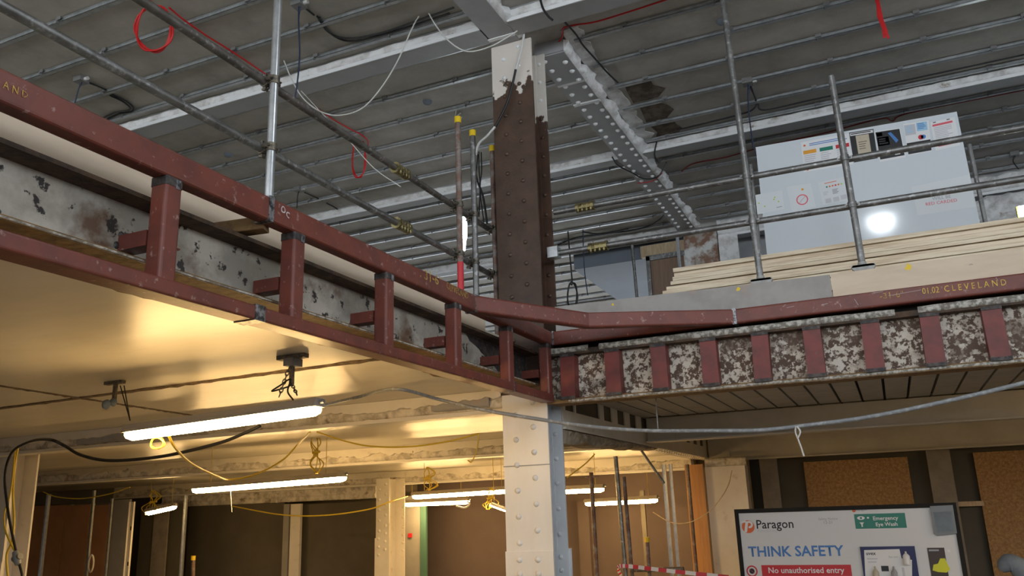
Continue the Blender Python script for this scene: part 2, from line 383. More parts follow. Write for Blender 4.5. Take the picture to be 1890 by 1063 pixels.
# ================================================================== ceiling channels
def channel(y, x0, x1, label, group, rot=0):
    t = thing('ceiling_channel', label, 'channel', ((x0+x1)/2, y, ZC), group)
    m = MB()
    m.box(x0, x1, y-.022, y+.022, ZC-.034, ZC-.031)
    m.box(x0, x1, y-.022, y-.019, ZC-.034, ZC-.012); m.box(x0, x1, y+.019, y+.022, ZC-.034, ZC-.012)
    m.box(x0, x1, y-.034, y-.019, ZC-.012, ZC-.009); m.box(x0, x1, y+.019, y+.034, ZC-.012, ZC-.009)
    m.build('rail', 'galv', t)
    x = x0+.25+random.random()*.4
    while x < min(x1, 3)-.1:
        c = MB(); c.box(x-.025, x+.025, y-.03, y+.03, ZC-.012, ZC); c.box(x-.03, x-.022, y-.045, y-.02, ZC-.05, ZC-.005); c.box(x-.03, x+.02, y-.046, y-.04, ZC-.03, ZC)
        c.build('clip', 'plastic_grey', t); x += .82
    return t
yl = [4.11, 4.62, 5.14, 5.57]
for i, y in enumerate(yl):
    channel(y, -12, -2.76, f'thin galvanised ceiling channel in the front upper-left bay, {ORD[i]} back from the picture corner', 'channels in the front left bay')
for i, y in enumerate([6.05, 6.55, 7.05, 7.52, 8.05, 8.48]):
    channel(y, -12, LB-.01, f'galvanised ceiling channel left of the brown column, {ORD[i]} behind the near white beam', 'channels in the second left bay')
for i, y in enumerate([9.4, 9.9, 10.4, 10.9, 11.4, 11.85]):
    channel(y, -12, LB-.01, f'galvanised ceiling channel beyond the second white beam on the left, {ORD[i]} behind that beam', 'channels in the third left bay')
for i, y in enumerate([12.6, 13.1, 13.6, 14.15, 14.68, 15.29, 15.7]):
    channel(y, -12, -4.37, f'far galvanised ceiling channel beside the dropped bulkhead, {ORD[i]} from its front end', 'channels in the far left bay')
for i, y in enumerate([16.4, 16.9, 17.4, 17.9, 18.4, 18.9]):
    channel(y, -12, -4.37, f'farthest galvanised ceiling channels by the blue back wall, {ORD[i]} behind the farthest beam', 'channels by the back wall')
for i, y in enumerate([6.40, 6.91, 7.41, 7.92, 8.42, 8.82]):
    channel(y, RB+.09, 6.5, f'shiny galvanised ceiling channel over the right-hand guard rail, {ORD[i]} from the top of the bay', 'channels in the right bay')
for i, y in enumerate([9.45, 9.95, 10.45, 10.95, 11.45, 11.9]):
    channel(y, RB+.09, 6.5, f'shiny galvanised ceiling channel behind the upstairs whiteboard, {ORD[i]} behind the broken-plaster beam', 'channels behind the whiteboard')

# ================================================================== the steel column
CX0, CX1, CYF, CYR = -2.767, -2.383, 6.0, 6.325
t = thing('steel_column', 'riveted steel column at the corner of the floor opening, brown above and white below', 'column', ((CX0+CX1)/2, 6.16, 0))
xc = (CX0+CX1)/2
def shaft(z0, z1, m, mr, mw):
    MB().box(CX0, CX1, CYF, CYF+.02, z0, z1).build('front_plate', m, t)
    MB().box(CX0, CX1, CYR-.02, CYR, z0, z1).build('rear_plate', mr, t)
    MB().box(xc-.009, xc+.009, CYF+.02, CYR-.02, z0, z1).build('web', mw, t)
    for s in (-1, 1):
        for yy, sg in ((CYF+.02, 1), (CYR-.02, -1)):
            a = MB(); xa = xc+s*.010
            a.box(min(xa, xa+s*.10), max(xa, xa+s*.10), min(yy, yy+sg*.013), max(yy, yy+sg*.013), z0, z1)
            a.box(min(xa, xa+s*.012), max(xa, xa+s*.012), min(yy+sg*.013, yy+sg*.09), max(yy+sg*.013, yy+sg*.09), z0, z1)
            a.build('corner_angle', mr, t)
shaft(2.49, 5.62, 'shaft', 'shaft_rear', 'shaft_rear')
shaft(0, 2.49, 'shaft_white', 'shaft_white_cool_lit', 'shaft_white_cool_lit')
MB().box(CX0-.004, CX1+.004, CYF-.014, CYF, 0, 1.30).build('splice_plate', 'shaft_white', t)
MB().box(CX0-.004, CX1+.02, CYR, CYR+.014, 0, 1.30).build('splice_plate', 'shaft_white_cool_lit', t)
MB().box(CX0-.003, CX1+.003, CYF-.006, CYF, 1.930, 1.937).build('joint_line', 'paint_grey', t)
z = 2.56
while z < 5.5:
    mm = 'paint_white' if z > 5.12 else 'shaft_rust'
    rivet(t, (-2.648, CYF, z), (0, -1, 0), .020, .016, mm); rivet(t, (-2.508, CYF, z+.09), (0, -1, 0), .020, .016, mm)
    rivet(t, (CX1-.05, CYR-.02, z+.05), (0, -1, 0), .018, .014, 'paint_white' if z > 5.0 else 'shaft_rust'); z += .182
z = 1.36
while z < 2.40:
    rivet(t, (-2.655, CYF, z), (0, -1, 0), .024, .021, 'shaft_white'); rivet(t, (-2.505, CYF, z+.09), (0, -1, 0), .024, .021, 'shaft_white')
    rivet(t, (CX1-.06, CYR-.02, z+.05), (0, -1, 0), .019, .015, 'shaft_white_cool_lit'); z += .1935
for z in (1.24, 1.14, 1.04, .94, .84):
    for xx in (-2.655, -2.505): rivet(t, (xx, CYF-.014, z), (0, -1, 0), .024, .021, 'shaft_white')
    rivet(t, (CX1-.06, CYR-.02, z), (0, -1, 0), .019, .015, 'shaft_white_cool_lit')

# ================================================================== old edge beams of the opening
t = thing('edge_beam', 'old stained grey steel beam behind the red frame on the left', 'beam', (-2.55, 2.8, 2.54))
MB().box(-2.556, -2.544, -.3, 5.995, 2.555, 2.785).build('web', 'web_grey', t)
MB().box(-2.66, -2.44, -.3, 5.995, 2.785, 2.802).build('top_flange', 'flange_rust', t)
MB().box(-2.66, -2.442, -.3, 5.995, 2.541, 2.555).build('bottom_flange', 'flange_brown', t)
mb = MB(); p_ = [(-2.5438, 5.99, 2.558), (-2.5438, 5.99, 2.783)]; rn = random.Random(3)
for k in range(14): p_.append((-2.5438, 5.93-.95*(k/13)-rn.uniform(0, .05), 2.783-.0*k))
for k in range(12): p_.append((-2.5438, 4.95+.55*(k/11)+rn.uniform(0, .06), 2.77-.21*(k+.5)/12))
mb.prism(p_, (.0006, 0, 0)).build('soot_stain', 'burnt', t)
rough_face(-.3, 5.99, -2.442, 2.540, 2.556, .006, .03, 21, .003, .003, nz=2, axis='Y', sgn=1).build('flange_edge', 'flange_white', t)
rough_face(-.3, 5.99, -2.44, 2.786, 2.803, .006, .03, 22, .003, .004, nz=2, axis='Y', sgn=1).build('flange_edge', 'flange_rust', t)

t = thing('edge_beam', 'flaking cream and rust steel beam with red stiffener plates on the right', 'beam', (1, 6.1, 2.39))
MB().box(-2.37, 5, 6.085, 6.097, 2.42, 2.762).build('web', 'web_mottle', t)
MB().box(-2.37, 5, 6.0, 6.19, 2.762, 2.80).build('top_flange', 'flange_rust', t)
MB().box(-2.37, 5, 6.0, 6.19, 2.388, 2.42).build('bottom_flange', 'flange_brown', t)
for a, b in ((-2.36, -2.02), (-1.93, .16), (.30, 5)):
    rough_face(a, b, 5.998, 2.775, 2.828, .010, .03, a, .008, .006, nz=3).build('flange_edge', 'flange_white', t)
rough_face(-2.2, 5, 6.0, 2.386, 2.422, .006, .03, 33, .006, .006, nz=2).build('flange_edge', 'flange_white', t)
for i, (xa, xb) in enumerate(((-2.19, -2.20), (-1.83, -1.83), (-1.47, -1.47), (-1.10, -1.10), (-.73, -.74), (-.38, -.38), (-.003, -.008), (.36, .355), (.72, .725), (1.09, 1.09), (1.45, 1.45))):
    p = MB().prism([(xa-.058, 5.985, 2.755), (xa+.058, 5.985, 2.755), (xb+.058, 5.985, 2.425), (xb-.058, 5.985, 2.425)], (0, .10, 0)).build('stiffener_plate', 'red_flat', t)
    MB().box(xa-.06, xa+.06, 5.979, 5.99, 2.744, 2.766).build('weld', 'burnt', p)
    MB().box(xb-.062, xb+.062, 5.979, 5.99, 2.412, 2.436).build('weld', 'burnt', p)

# ================================================================== red welded frame on the left
XR = -2.31
t = thing('welded_truss', 'dark red welded box-section frame fixed in front of the left beam', 'frame', (XR-.05, 3, 2.37))
ra = MB().bar((XR-.0375, .2, 2.905), (XR-.0375, 5.985, 2.905), .075, .11, r=.014).build('top_rail', 'red_oxide', t)
lr = MB().bar((XR-.055, .2, 2.429), (XR-.055, 5.97, 2.429), .11, .062, r=.010).build('bottom_rail', 'red_oxide', t)
for y in (2.67, 4.66):
    MB().box(XR-.078, XR+.003, y-.016, y+.016, 2.847, 2.963).build('weld', 'weld', ra)
MB().box(XR-.112, XR+.003, 2.60, 2.66, 2.395, 2.463).build('weld', 'weld', lr)
MB().box(XR-.112, XR+.003, 5.22, 5.23, 2.395, 2.463).build('weld', 'weld', lr)
for i, y in enumerate((2.135, 2.875, 3.635, 4.415, 5.20, 5.93)):
    p = MB().sweep([(XR-.042, y, 2.455), (XR-.042, y, 2.854)], rrect(.08, .08, .012), up=(1, 0, 0)).build('post', 'red_oxide', t)
    MB().sweep([(XR-.042, y, 2.818), (XR-.042, y, 2.852)], rrect(.084, .084, .012), up=(1, 0, 0)).build('weld', 'burnt', p)
    MB().box(XR-.006, XR+.001, y+.005, y+.026, 2.812, 2.848).build('weld', 'weld', p)
    b = MB().box(-2.542, XR-.088, y-.035, y+.035, 2.592, 2.652)
    b.box(XR-.088, XR-.03, y+.041, y+.075, 2.592, 2.598)
    b = b.build('bracket', 'red_oxide', t)
    MB().box(XR-.09, XR-.02, y+.041, y+.052, 2.60, 2.67).build('clamp_plate', 'coupler', b)
    w_ = MB(); 
    for k in range(7): w_.dome((-2.543, y+random.uniform(-.05, .05), 2.62+random.uniform(-.04, .04)), (1, 0, 0), .016, .008, 7, 2)
    w_.build('weld', 'burnt', b)
MB().bar((-2.60, 2.64, 2.84), (XR-.07, 2.72, 2.86), .075, .06, r=.006).build('tie_bar', 'flange_brown', t)
text('chalk_writing', 'A N D', at(4, 163, 'X', XR), at(50, 183, 'X', XR), 'chalk', t, (1, 0, 0), hand=.25, hscale=1.15)
text('chalk_writing', '. 31-6"', at(775, 512, 'X', XR), at(814, 528, 'X', XR), 'chalk', t, (1, 0, 0), hand=.25, hscale=.9)
text('chalk_writing', 'CLEVELAND', at(824, 533, 'X', XR), at(864, 552, 'X', XR), 'chalk', t, (1, 0, 0), hand=.2, hscale=1.15)
text('chalk_writing', 'oc', at(517, 392, 'X', XR), at(533, 403, 'X', XR), 'chalk_white', t, (1, 0, 0), hand=.25)

# right rail with the chamfered piece across the corner
YR = 5.99
t = thing('steel_rail', 'dark red box-section rail on the right beam with a bent piece across the corner', 'rail', (.5, YR, 2.82))
rr = MB().bar((-2.30, YR+.0375, 2.905), (5, YR+.0375, 2.905), .075, .11, r=.014).build('straight_rail', 'red_oxide', t)
ch = MB().sweep([(-2.345, 4.66, 2.9035), (-1.862, 5.538, 2.9035), (-.90, YR+.034, 2.9035)], rrect(.075, .111, .014)).build('bent_rail', 'red_oxide', t)
MB().box(-.905, -.875, YR-.006, YR+.078, 2.845, 2.964).build('weld', 'weld', rr)
MB().box(-2.309, -2.296, YR-.004, YR+.05, 2.85, 2.962).build('weld', 'weld', rr)
text('chalk_writing', '01.02  C L E V E L A N D', at(1703, 543, 'Y', YR), at(1858, 526, 'Y', YR), 'chalk_bright', t, (0, -1, 0), hand=.05, hscale=1.25)
text('chalk_writing', '-31-6"', at(1625, 553, 'Y', YR), at(1668, 547, 'Y', YR), 'chalk', t, (0, -1, 0), hand=.2)
sc = MB()
for a, b in (((1445, 566), (1450, 562)), ((1452, 568), (1466, 565)), ((1516, 563), (1528, 560)), ((1577, 552), (1584, 563)), ((1612, 541), (1630, 538)), ((1640, 546), (1700, 535)), ((1838, 512), (1842, 518)), ((1550, 560), (1552, 566))):
    A, B = at(*a, 'Y', YR-.0008), at(*b, 'Y', YR-.0008); sc.bar(A, B, .005, .002)
sc.build('scratches', 'chalk_white', t)

# ================================================================== scaffold guard rails
def ring(mb, c, d, r=.031, l=.05):
    c = Vector(c); d = Vector(d).normalized(); mb.tube([c-d*l/2, c+d*l/2], r, 14)
def coupler(c, d1, c2, d2, parent, m='coupler', name='coupler'):
    """double coupler: two collars, a block between and two bolts with nuts"""
    mb = MB(); c = Vector(c); c2 = Vector(c2); d1 = Vector(d1).normalized(); d2 = Vector(d2).normalized()
    ring(mb, c, d1, .031, .045); ring(mb, c2, d2, .031, .045)
    n = (c2-c); n = n.normalized() if n.length > 1e-4 else d1.cross(d2)
    mb.bar(c, c2, .04, .04, up=d1)
    for cc, d in ((c, d1), (c2, d2)):
        s = d.cross(n).normalized()
        for q in (-1, 1):
            a = cc+s*q*.036-n*.02; mb.tube([a, a+n*.05], .006, 6); mb.tube([a+n*.028, a+n*.042], .011, 6)
            mb.bar(cc+s*q*.026, cc+s*q*.05, .028, .010, up=n)
    return mb.build(name, m, parent)
def sleeve(c, d, parent, side=(0, 0, -1)):
    mb = MB(); c = Vector(c); d = Vector(d).normalized(); mb.tube([c-d*.075, c+d*.075], .0385, 14)
    mb.tube([c-d*.079, c-d*.06], .042, 14); mb.tube([c+d*.06, c+d*.079], .042, 14)
    s = d.cross(Vector((0, 0, 1))).normalized(); s = s if s.y < 0 or abs(s.x) > .5 and s.x > 0 else -s
    mb.bar(c-d*.078+s*.034-Vector((0, 0, .012)), c+d*.078+s*.034-Vector((0, 0, .012)), .016, .02)
    for q in (-.055, -.02, .02, .055):
        a = c+d*q+s*.036-Vector((0, 0, .012)); mb.tube([a-Vector((0, 0, .035)), a+Vector((0, 0, .02))], .007, 6); mb.tube([a-Vector((0, 0, .03)), a-Vector((0, 0, .018))], .012, 6)
    return mb.build('sleeve_coupler', 'brass', parent)
def scaf(a, b, m, label, cap=None, name='scaffold_tube', group=None):
    a, b = Vector(a), Vector(b); t = thing(name, label, 'scaffold tube', a if a.z <= b.z else b, group)
    MB().tube([a, b], .0242, 16).build('pipe', m, t)
    if cap: MB().tube([b-Vector((0, 0, .045)), b+Vector((0, 0, .008))], .0285, 16).build('end_cap', cap, t)
    return t
XS = -2.93
r1 = scaf((XS, -.5, 3.985), (XS, 6.30, 3.985), 'tube_dark', 'dark weathered upper guard-rail tube on the left, passing behind the upright')
sleeve((XS, 4.73, 3.985), (0, 1, 0), r1)
r2 = scaf((XS, -.5, 3.575), (XS, 6.30, 3.575), 'tube', 'grey lower guard-rail tube on the left, parallel to the red frame')
sleeve((XS, 4.75, 3.575), (0, 1, 0), r2)
u = scaf((XS+.055, 3.30, 2.935), (XS+.055, 3.30, 5.70), 'tube_bright', 'bright galvanised upright tube crossing both left guard rails')
for z in (3.575, 3.985): coupler((XS+.055, 3.30, z), (0, 0, 1), (XS, 3.30, z), (0, 1, 0), u)
for y, zt, m, lb in ((5.53, 4.745, 'tube_rust', 'rusty yellow-capped tube with a red painted foot, tallest of the three left of the column'),
                     (5.80, 4.74, 'tube', 'grey yellow-capped tube in the middle of the three left of the column'),
                     (6.19, 4.755, 'tube_rust', 'dark yellow-capped tube closest to the brown column')):
    q = scaf((XS+.055, y, 2.935), (XS+.055, y, zt), m, lb, 'yellow_cap')
    for z in (3.575, 3.985): coupler((XS+.055, y, z), (0, 0, 1), (XS, y, z), (0, 1, 0), q)
    if y < 5.6: MB().tube([(XS+.056, y, 2.95), (XS+.056, y, 3.50)], .0253, 16).build('red_paint_band', 'print_red', q)
YS = 6.15
r3 = scaf((-2.30, YS, 4.012), (5, YS, 3.985), 'tube', 'upper guard-rail tube on the right in front of the whiteboard')
sleeve((-2.02, YS, 4.012), (1, 0, 0), r3)
r4 = scaf((-2.28, YS, 3.65), (5, YS, 3.62), 'tube', 'lower guard-rail tube on the right in front of the whiteboard')
sleeve((-1.93, YS, 3.648), (1, 0, 0), r4)
MB().box(-2.36, -2.27, YS-.05, YS+.04, 3.61, 3.70).build('end_clamp', 'tube_bright', r4)
def foot(x, y, z, parent):
    mb = MB(); mb.prism([(x-.075, y, z+.012), (x-.055, y, z-.012), (x-.035, y, z-.018), (x-.015, y, z-.045), (x+.03, y, z-.045), (x+.045, y, z-.018), (x+.07, y, z-.012), (x+.085, y, z+.012), (x+.07, y, z+.028), (x-.06, y, z+.028)], (0, .03, 0))
    mb.tube([(x, y+.03, z), (x, y+.03, z+.05)], .029, 12); mb.box(x-.07, x+.08, y, y+.085, z+.012, z+.028)
    return mb.build('board_clip', 'cast_grey', parent)
for x0, x1, zt, lb in ((-.69, -.735, 5.70, 'tall grey upright tube clamped to the right guard rails, left of the pair'), (.005, -.015, 4.66, 'short open-topped grey upright tube clamped to the right guard rails, right of the pair')):
    q = scaf((x0, YS-.055, 3.16), (x1, YS-.055, zt), 'tube', lb)
    for z in (3.632, 3.995):
        xx = x0+(x1-x0)*(z-3.16)/(zt-3.16); coupler((xx, YS-.055, z), (0, 0, 1), (xx, YS, z), (1, 0, 0), q, 'tube')
    foot(x0, YS-.085, 3.15, q)

# ================================================================== toe boards, plywood stack
def board(name, p, d, m, label, cat, group=None): return tag(MB().prism(p, d).build(name, m), label, cat, group)
board('toe_board', [(-2.655, -.3, 2.804), (-2.655, 5.45, 2.804), (-2.655, 5.45, 3.03), (-2.655, -.3, 3.03)], (.022, 0, 0), 'toe', 'long pale timber toe board behind the left red frame', 'toe board')
g = board('toe_board', [(-2.30, 6.06, 2.935), (-.215, 6.06, 2.935), (-.215, 6.06, 3.135), (-2.30, 6.06, 3.175)], (0, .022, 0), 'board_grey', 'grey toe board left of the joint on the right-hand beam', 'toe board')
g2 = board('toe_board', [(-.21, 6.06, 2.935), (4, 6.06, 2.935), (4, 6.06, 3.15), (-.21, 6.06, 3.135)], (0, .022, 0), 'toe', 'yellowish toe board right of the joint on the right-hand beam', 'toe board')
def splash(o, px, py, y, r, m='yellow_cap'):
    c = at(px, py, 'Y', y); poly = []
    for i in range(11):
        a = 2*math.pi*i/11; k = r*(.65+.6*random.random()); poly.append(c+Vector((math.cos(a)*k, -.0006, math.sin(a)*k)))
    MB().prism(poly, (0, .0012, 0)).build('paint_splash', m, o)
splash(g, 1131, 562, 6.06, .013); splash(g, 1363, 533, 6.06, .016); splash(g2, 1677, 493, 6.06, .024)
xs0 = [-1.40, -1.40, -1.41, -1.43, -1.47, -1.50, -1.52, -1.55]
for i in range(14):
    zt = 3.455-i*.0355
    x0 = xs0[i] if i < 8 else -1.56+.02*random.random()
    tag(MB().box(x0, x0+2.8, 6.42+(.02 if i % 3 == 1 else 0)+.012*random.random(), 7.5, zt-(.0285 if i % 2 else .0325), zt).build('plywood_sheet', 'ply_edge'),
        ('top sheet of the pale plywood stack in front of the whiteboard' if i == 0 else f'{ORD[i]} sheet down in the pale plywood stack under the whiteboard'), 'plywood sheet', 'plywood sheets in the stack')

# ================================================================== whiteboard upstairs with notices
YB = 7.7
t = thing('whiteboard', 'large white display board standing upstairs behind the plywood stack', 'whiteboard', (.05, YB, 2.935))
MB().prism([(-.80, YB, 2.935), (.975, YB, 2.935), (.95, YB, 4.865), (-.775, YB, 4.905)], (0, .02, 0)).build('panel', 'board_white', t)
for xa, xb, z1 in ((1.02, 1.00, 4.55), (-.865, -.845, 4.75)):
    MB().tube([(xa, YB+.03, 2.935), (xb, YB+.03, z1)], .019, 10).build('frame_upright', 'tube', t)
MB().box(-.86, 1.01, YB+.022, YB+.05, 3.02, 3.06).build('frame_rail', 'tube', t)
def PB(x, y): return at(x, y, 'Y', YB)
def notice(name, corners, label, m='paper', cat='notice'):
    p = [PB(*c) for c in corners]; t = thing(name, label, cat, (p[0]+p[2])/2)
    quad('sheet', p, m, t, thick=.0015); t['_c'] = 0; del t['_c']
    def sub(u0, v0, u1, v1, mm, nm='print', off=.0016):
        a, b, c, d = p
        f = lambda u, v: (a*(1-u)+b*u)*(1-v)+(d*(1-u)+c*u)*v
        return quad(nm, [f(u0, v0), f(u1, v0), f(u1, v1), f(u0, v1)], mm, t, thick=.0006, off=off)
    def f(u, v):
        a, b, c, d = p; return (a*(1-u)+b*u)*(1-v)+(d*(1-u)+c*u)*v
    def lines(u0, v0, u1, v1, n, mm='print_grey', fill=.45, nm='small_print'):
        mb = MB(); h = (v1-v0)/n
        for i in range(n):
            e = u1-(u1-u0)*(random.random()*.35); va = v0+h*i
            q = [f(u0, va), f(e, va), f(e, va+h*fill), f(u0, va+h*fill)]
            mb.prism([Vector(k)+Vector((0, -.0023, 0)) for k in q], (0, -.0005, 0))
        return mb.build(nm, mm, t)
    def disc(u, v, r, mm, r0=0, nm='print', off=.0024):
        c = f(u, v)+Vector((0, -off, 0)); mb = MB(); n = 24
        if r0: 
            vs = [c+Vector((math.cos(2*math.pi*i/n)*rr_, dy, math.sin(2*math.pi*i/n)*rr_)) for dy in (0, -.0006) for rr_ in (r0, r) for i in range(n)]
            fs = []
            for i in range(n):
                j = (i+1) % n; fs += [(i, j, n+j, n+i), (2*n+i, 3*n+i, 3*n+j, 2*n+j), (i, 2*n+i, 2*n+j, j), (n+i, n+j, 3*n+j, 3*n+i)]
            mb.add(vs, fs)
        else: mb.prism([c+Vector((math.cos(2*math.pi*i/n)*r, 0, math.sin(2*math.pi*i/n)*r)) for i in range(n)], (0, -.0006, 0))
        return mb.build(nm, mm, t)
    return t, sub, f, lines, disc
t, sub, f, lines, disc = notice('safety_poster', [(1478, 263), (1567, 246), (1575, 303), (1484, 318)], 'white poster with orange, green and red headed boxes, leftmost top of the whiteboard')
lines(.17, .09, .95, .20, 2, 'print_blue'); disc(.07, .13, .010, 'print_orange'); disc(.08, .94, .009, 'print_orange')
for u0, mm in ((.03, 'print_amber'), (.37, 'print_green'), (.70, 'print_red')):
    sub(u0, .30, u0+.27, .42, mm); lines(u0+.01, .46, u0+.26, .72, 4, 'print_pale'); sub(u0, .84, u0+.27, .90, mm)
t, sub, f, lines, disc = notice('safety_poster', [(1567, 245), (1612, 238), (1620, 292), (1576, 300)], 'dark poster with a beige scroll, left of the two dark posters on the whiteboard', 'print_black')
sub(.03, .03, .97, .12, 'print_white'); lines(.06, .05, .94, .12, 1, 'print_black'); sub(.24, .14, .78, .84, 'print_beige'); sub(.38, .19, .66, .27, 'print_brown'); lines(.32, .36, .70, .66, 4, 'print_brown', .25); disc(.09, .93, .009, 'print_red'); lines(.45, .91, .62, .95, 1, 'print_pale')
t, sub, f, lines, disc = notice('safety_poster', [(1614, 243), (1661, 236), (1672, 290), (1624, 299)], 'dark poster with a blue and tan picture, right of the scroll poster on the whiteboard', 'paper')
sub(.03, .03, .97, .93, 'print_black'); sub(.05, .06, .28, .18, 'print_beige'); sub(.06, .22, .50, .50, 'print_pale'); lines(.1, .26, .46, .48, 3, 'print_black', .6)
MB().prism([f(.5, .12)+Vector((0, -.003, 0)), f(.62, .10)+Vector((0, -.003, 0)), f(.85, .40)+Vector((0, -.003, 0)), f(.75, .48)+Vector((0, -.003, 0))], (0, -.0006, 0)).build('picture', 'print_blue', t)
lines(.08, .66, .4, .8, 2, 'print_grey'); lines(.62, .84, .9, .9, 1, 'print_white')
t, sub, f, lines, disc = notice('safety_poster', [(1667, 229), (1714, 222), (1720, 279), (1676, 287)], 'poster with pale blue boxes above a black telephone-number strip on the whiteboard', 'paper')
sub(.02, .05, .45, .38, 'print_pale'); sub(.50, .03, .92, .30, 'print_sky'); lines(.54, .06, .88, .26, 4, 'print_blue'); lines(.05, .10, .42, .34, 5, 'print_sky'); sub(.02, .62, .99, .97, 'print_black'); disc(.62, .50, .022, 'print_red'); disc(.72, .50, .020, 'print_blue', nm='print')
text('phone_number', '0800 151 0167', f(.18, .84)+Vector((0, -.002, 0)), f(.80, .78)+Vector((0, -.002, 0)), 'print_white', t)
t, sub, f, lines, disc = notice('safety_poster', [(1717, 226), (1762, 216), (1772, 268), (1727, 278)], 'white notice with two red bars at the top right of the whiteboard', 'paper')
sub(.06, .10, .88, .17, 'print_cardred'); sub(.14, .82, .95, .90, 'print_cardred'); lines(.10, .02, .28, .08, 1, 'print_black'); lines(.66, .02, .84, .08, 1, 'print_black'); lines(.1, .22, .85, .75, 9, 'print_pale')
t, sub, f, lines, disc = notice('laminated_notice', [(1394, 360), (1444, 351), (1448, 386), (1398, 396)], 'laminated sheet with lime green spots, bottom left of the whiteboard', 'laminate')
for u, v in ((.10, .45), (.70, .30), (.82, .55), (.66, .40), (.30, .66)): disc(u, v, .007, 'print_lime')
lines(.72, .82, .95, .9, 1, 'print_grey')
t, sub, f, lines, disc = notice('laminated_notice', [(1452, 345), (1496, 338), (1506, 382), (1462, 392)], 'laminated sheet with a round red prohibition sign on the whiteboard', 'laminate')
disc(.52, .60, .052, 'print_cardred', .042, 'prohibition_ring'); disc(.62, .20, .011, 'print_amber')
c = f(.52, .60); MB().bar(c+Vector((-.034, -.0026, -.034)), c+Vector((.034, -.0026, .034)), .009, .001).build('prohibition_bar', 'print_cardred', t)
t, sub, f, lines, disc = notice('laminated_notice', [(1510, 337), (1559, 326), (1568, 369), (1519, 379)], 'laminated sheet with a row of small coloured icons and drawings on the whiteboard', 'laminate')
lines(.22, .09, .78, .15, 1, 'print_orange')
for i, mm in enumerate(('print_green', 'print_orange', 'print_orange', 'print_red', 'print_orange', 'print_lime')): disc(.28+.11*i, .27, .008, mm)
lines(.10, .45, .30, .62, 4, 'print_pale'); lines(.45, .42, .72, .64, 4, 'print_grey', .6); sub(.12, .76, .34, .95, 'print_pale'); sub(.42, .76, .64, .95, 'print_pale'); sub(.70, .74, .92, .92, 'print_pale')
t, sub, f, lines, disc = notice('laminated_notice', [(1682, 345), (1790, 322), (1800, 382), (1694, 398)], 'laminated red card warning at the lower right of the whiteboard', 'laminate')
text('warning_text', 'SPITTING ON SITE', PB(1699, 366)+Vector((0, -.002, 0)), PB(1775, 354)+Vector((0, -.002, 0)), 'print_black', t)
text('warning_text', 'WILL BE', PB(1721, 370)+Vector((0, -.002, 0)), PB(1755, 365)+Vector((0, -.002, 0)), 'print_grey', t)
text('warning_text', 'RED CARDED', PB(1709, 380)+Vector((0, -.002, 0)), PB(1767, 372)+Vector((0, -.002, 0)), 'print_cardred', t)

# ================================================================== upstairs, farther back
t = thing('brick_pier', 'ragged brick and plaster pier under the end of the riveted girder', 'pier', (-2.15, 12.2, 2.935))
rough_face(-2.42, -1.92, 12.05, 2.94, 5.60, .05, .05, 41, .02, 0, nz=18).build('brickwork', 'brick', t)
MB().box(-2.42, -1.92, 12.05, 12.44, 2.94, 5.60).build('core', 'brick', t)
tag(MB().box(-1.90, -1.62, 12.0, 12.04, 2.94, 5.44).build('plaster_return', 'plaster'), 'white plaster strip just right of the upstairs brick pier', 'plaster strip')
t = thing('door', 'brown wooden door in a grey metal frame at the far end upstairs', 'door', (-2.8, 12.3, 2.935))
MB().box(-3.03, -2.50, 12.32, 12.36, 2.94, 5.33).build('leaf', 'door_brown', t)
MB().box(-3.09, -3.03, 12.28, 12.40, 2.94, 5.40).build('jamb', 'tube', t); MB().box(-3.09, -2.48, 12.28, 12.40, 5.33, 5.41).build('head', 'tube', t)
MB().box(-3.18, -2.48, 12.34, 12.42, 5.412, 5.60).build('lintel', 'timber', t)
scaf((-3.17, 12.0, 2.935), (-3.22, 12.0, 5.585), 'tube', 'thin grey upright tube beside the far upstairs door')
t = thing('stud', 'galvanised upright beside the far upstairs door frame', 'stud', (-2.46, 11.9, 2.935))
MB().box(-2.50, -2.465, 11.90, 11.94, 2.94, 5.60).build('web', 'galv', t); MB().box(-2.50, -2.495, 11.86, 11.90, 2.94, 5.60).build('flange', 'galv', t)
t = thing('work_lamp', 'glowing white work lamp with a green top between the yellow-capped tubes', 'lamp', at(853, 430, 'Y', 7.6))
a = at(853, 402, 'Y', 7.6); b = at(853, 446, 'Y', 7.6); c = at(856, 462, 'Y', 7.6)
MB().tube([a, a+(b-a)*.15, b-(b-a)*.2, b, c], .055, 14, scale=[.7, .95, 1, .75, .35]).build('diffuser', 'work_light', t)
MB().tube([a+Vector((0, 0, .05)), a+Vector((0, 0, .0))], .05, 14, scale=[.35, .85]).build('green_cover', 'green_wrap', t)
MB().tube([a+Vector((0, 0, .05)), (a.x, a.y, ZC-.001)], .004, 6).build('flex', 'black_rubber', t)
# assumed unseen high bay lamp over the void, its reflection is the bright disc in the whiteboard
t = thing('assumed_high_bay_lamp', 'assumed round high bay lamp hanging over the floor opening above the picture', 'lamp', (.335, 3.13, 5.26))
MB().tube([(.335, 3.13, 5.41), (.335, 3.13, 5.43), (.335, 3.13, 5.50), (.335, 3.13, 5.60)], .24, 24, scale=[1, 1, .6, .3]).build('housing', 'plastic_grey', t)
MB().dome((.335, 3.13, 5.409), (0, 0, -1), .165, .165, 24, 8).build('lens', 'flood_light', t)
MB().tube([(.335, 3.13, 5.60), (.335, 3.13, ZC)], .008, 8).build('hanger', 'tube', t)

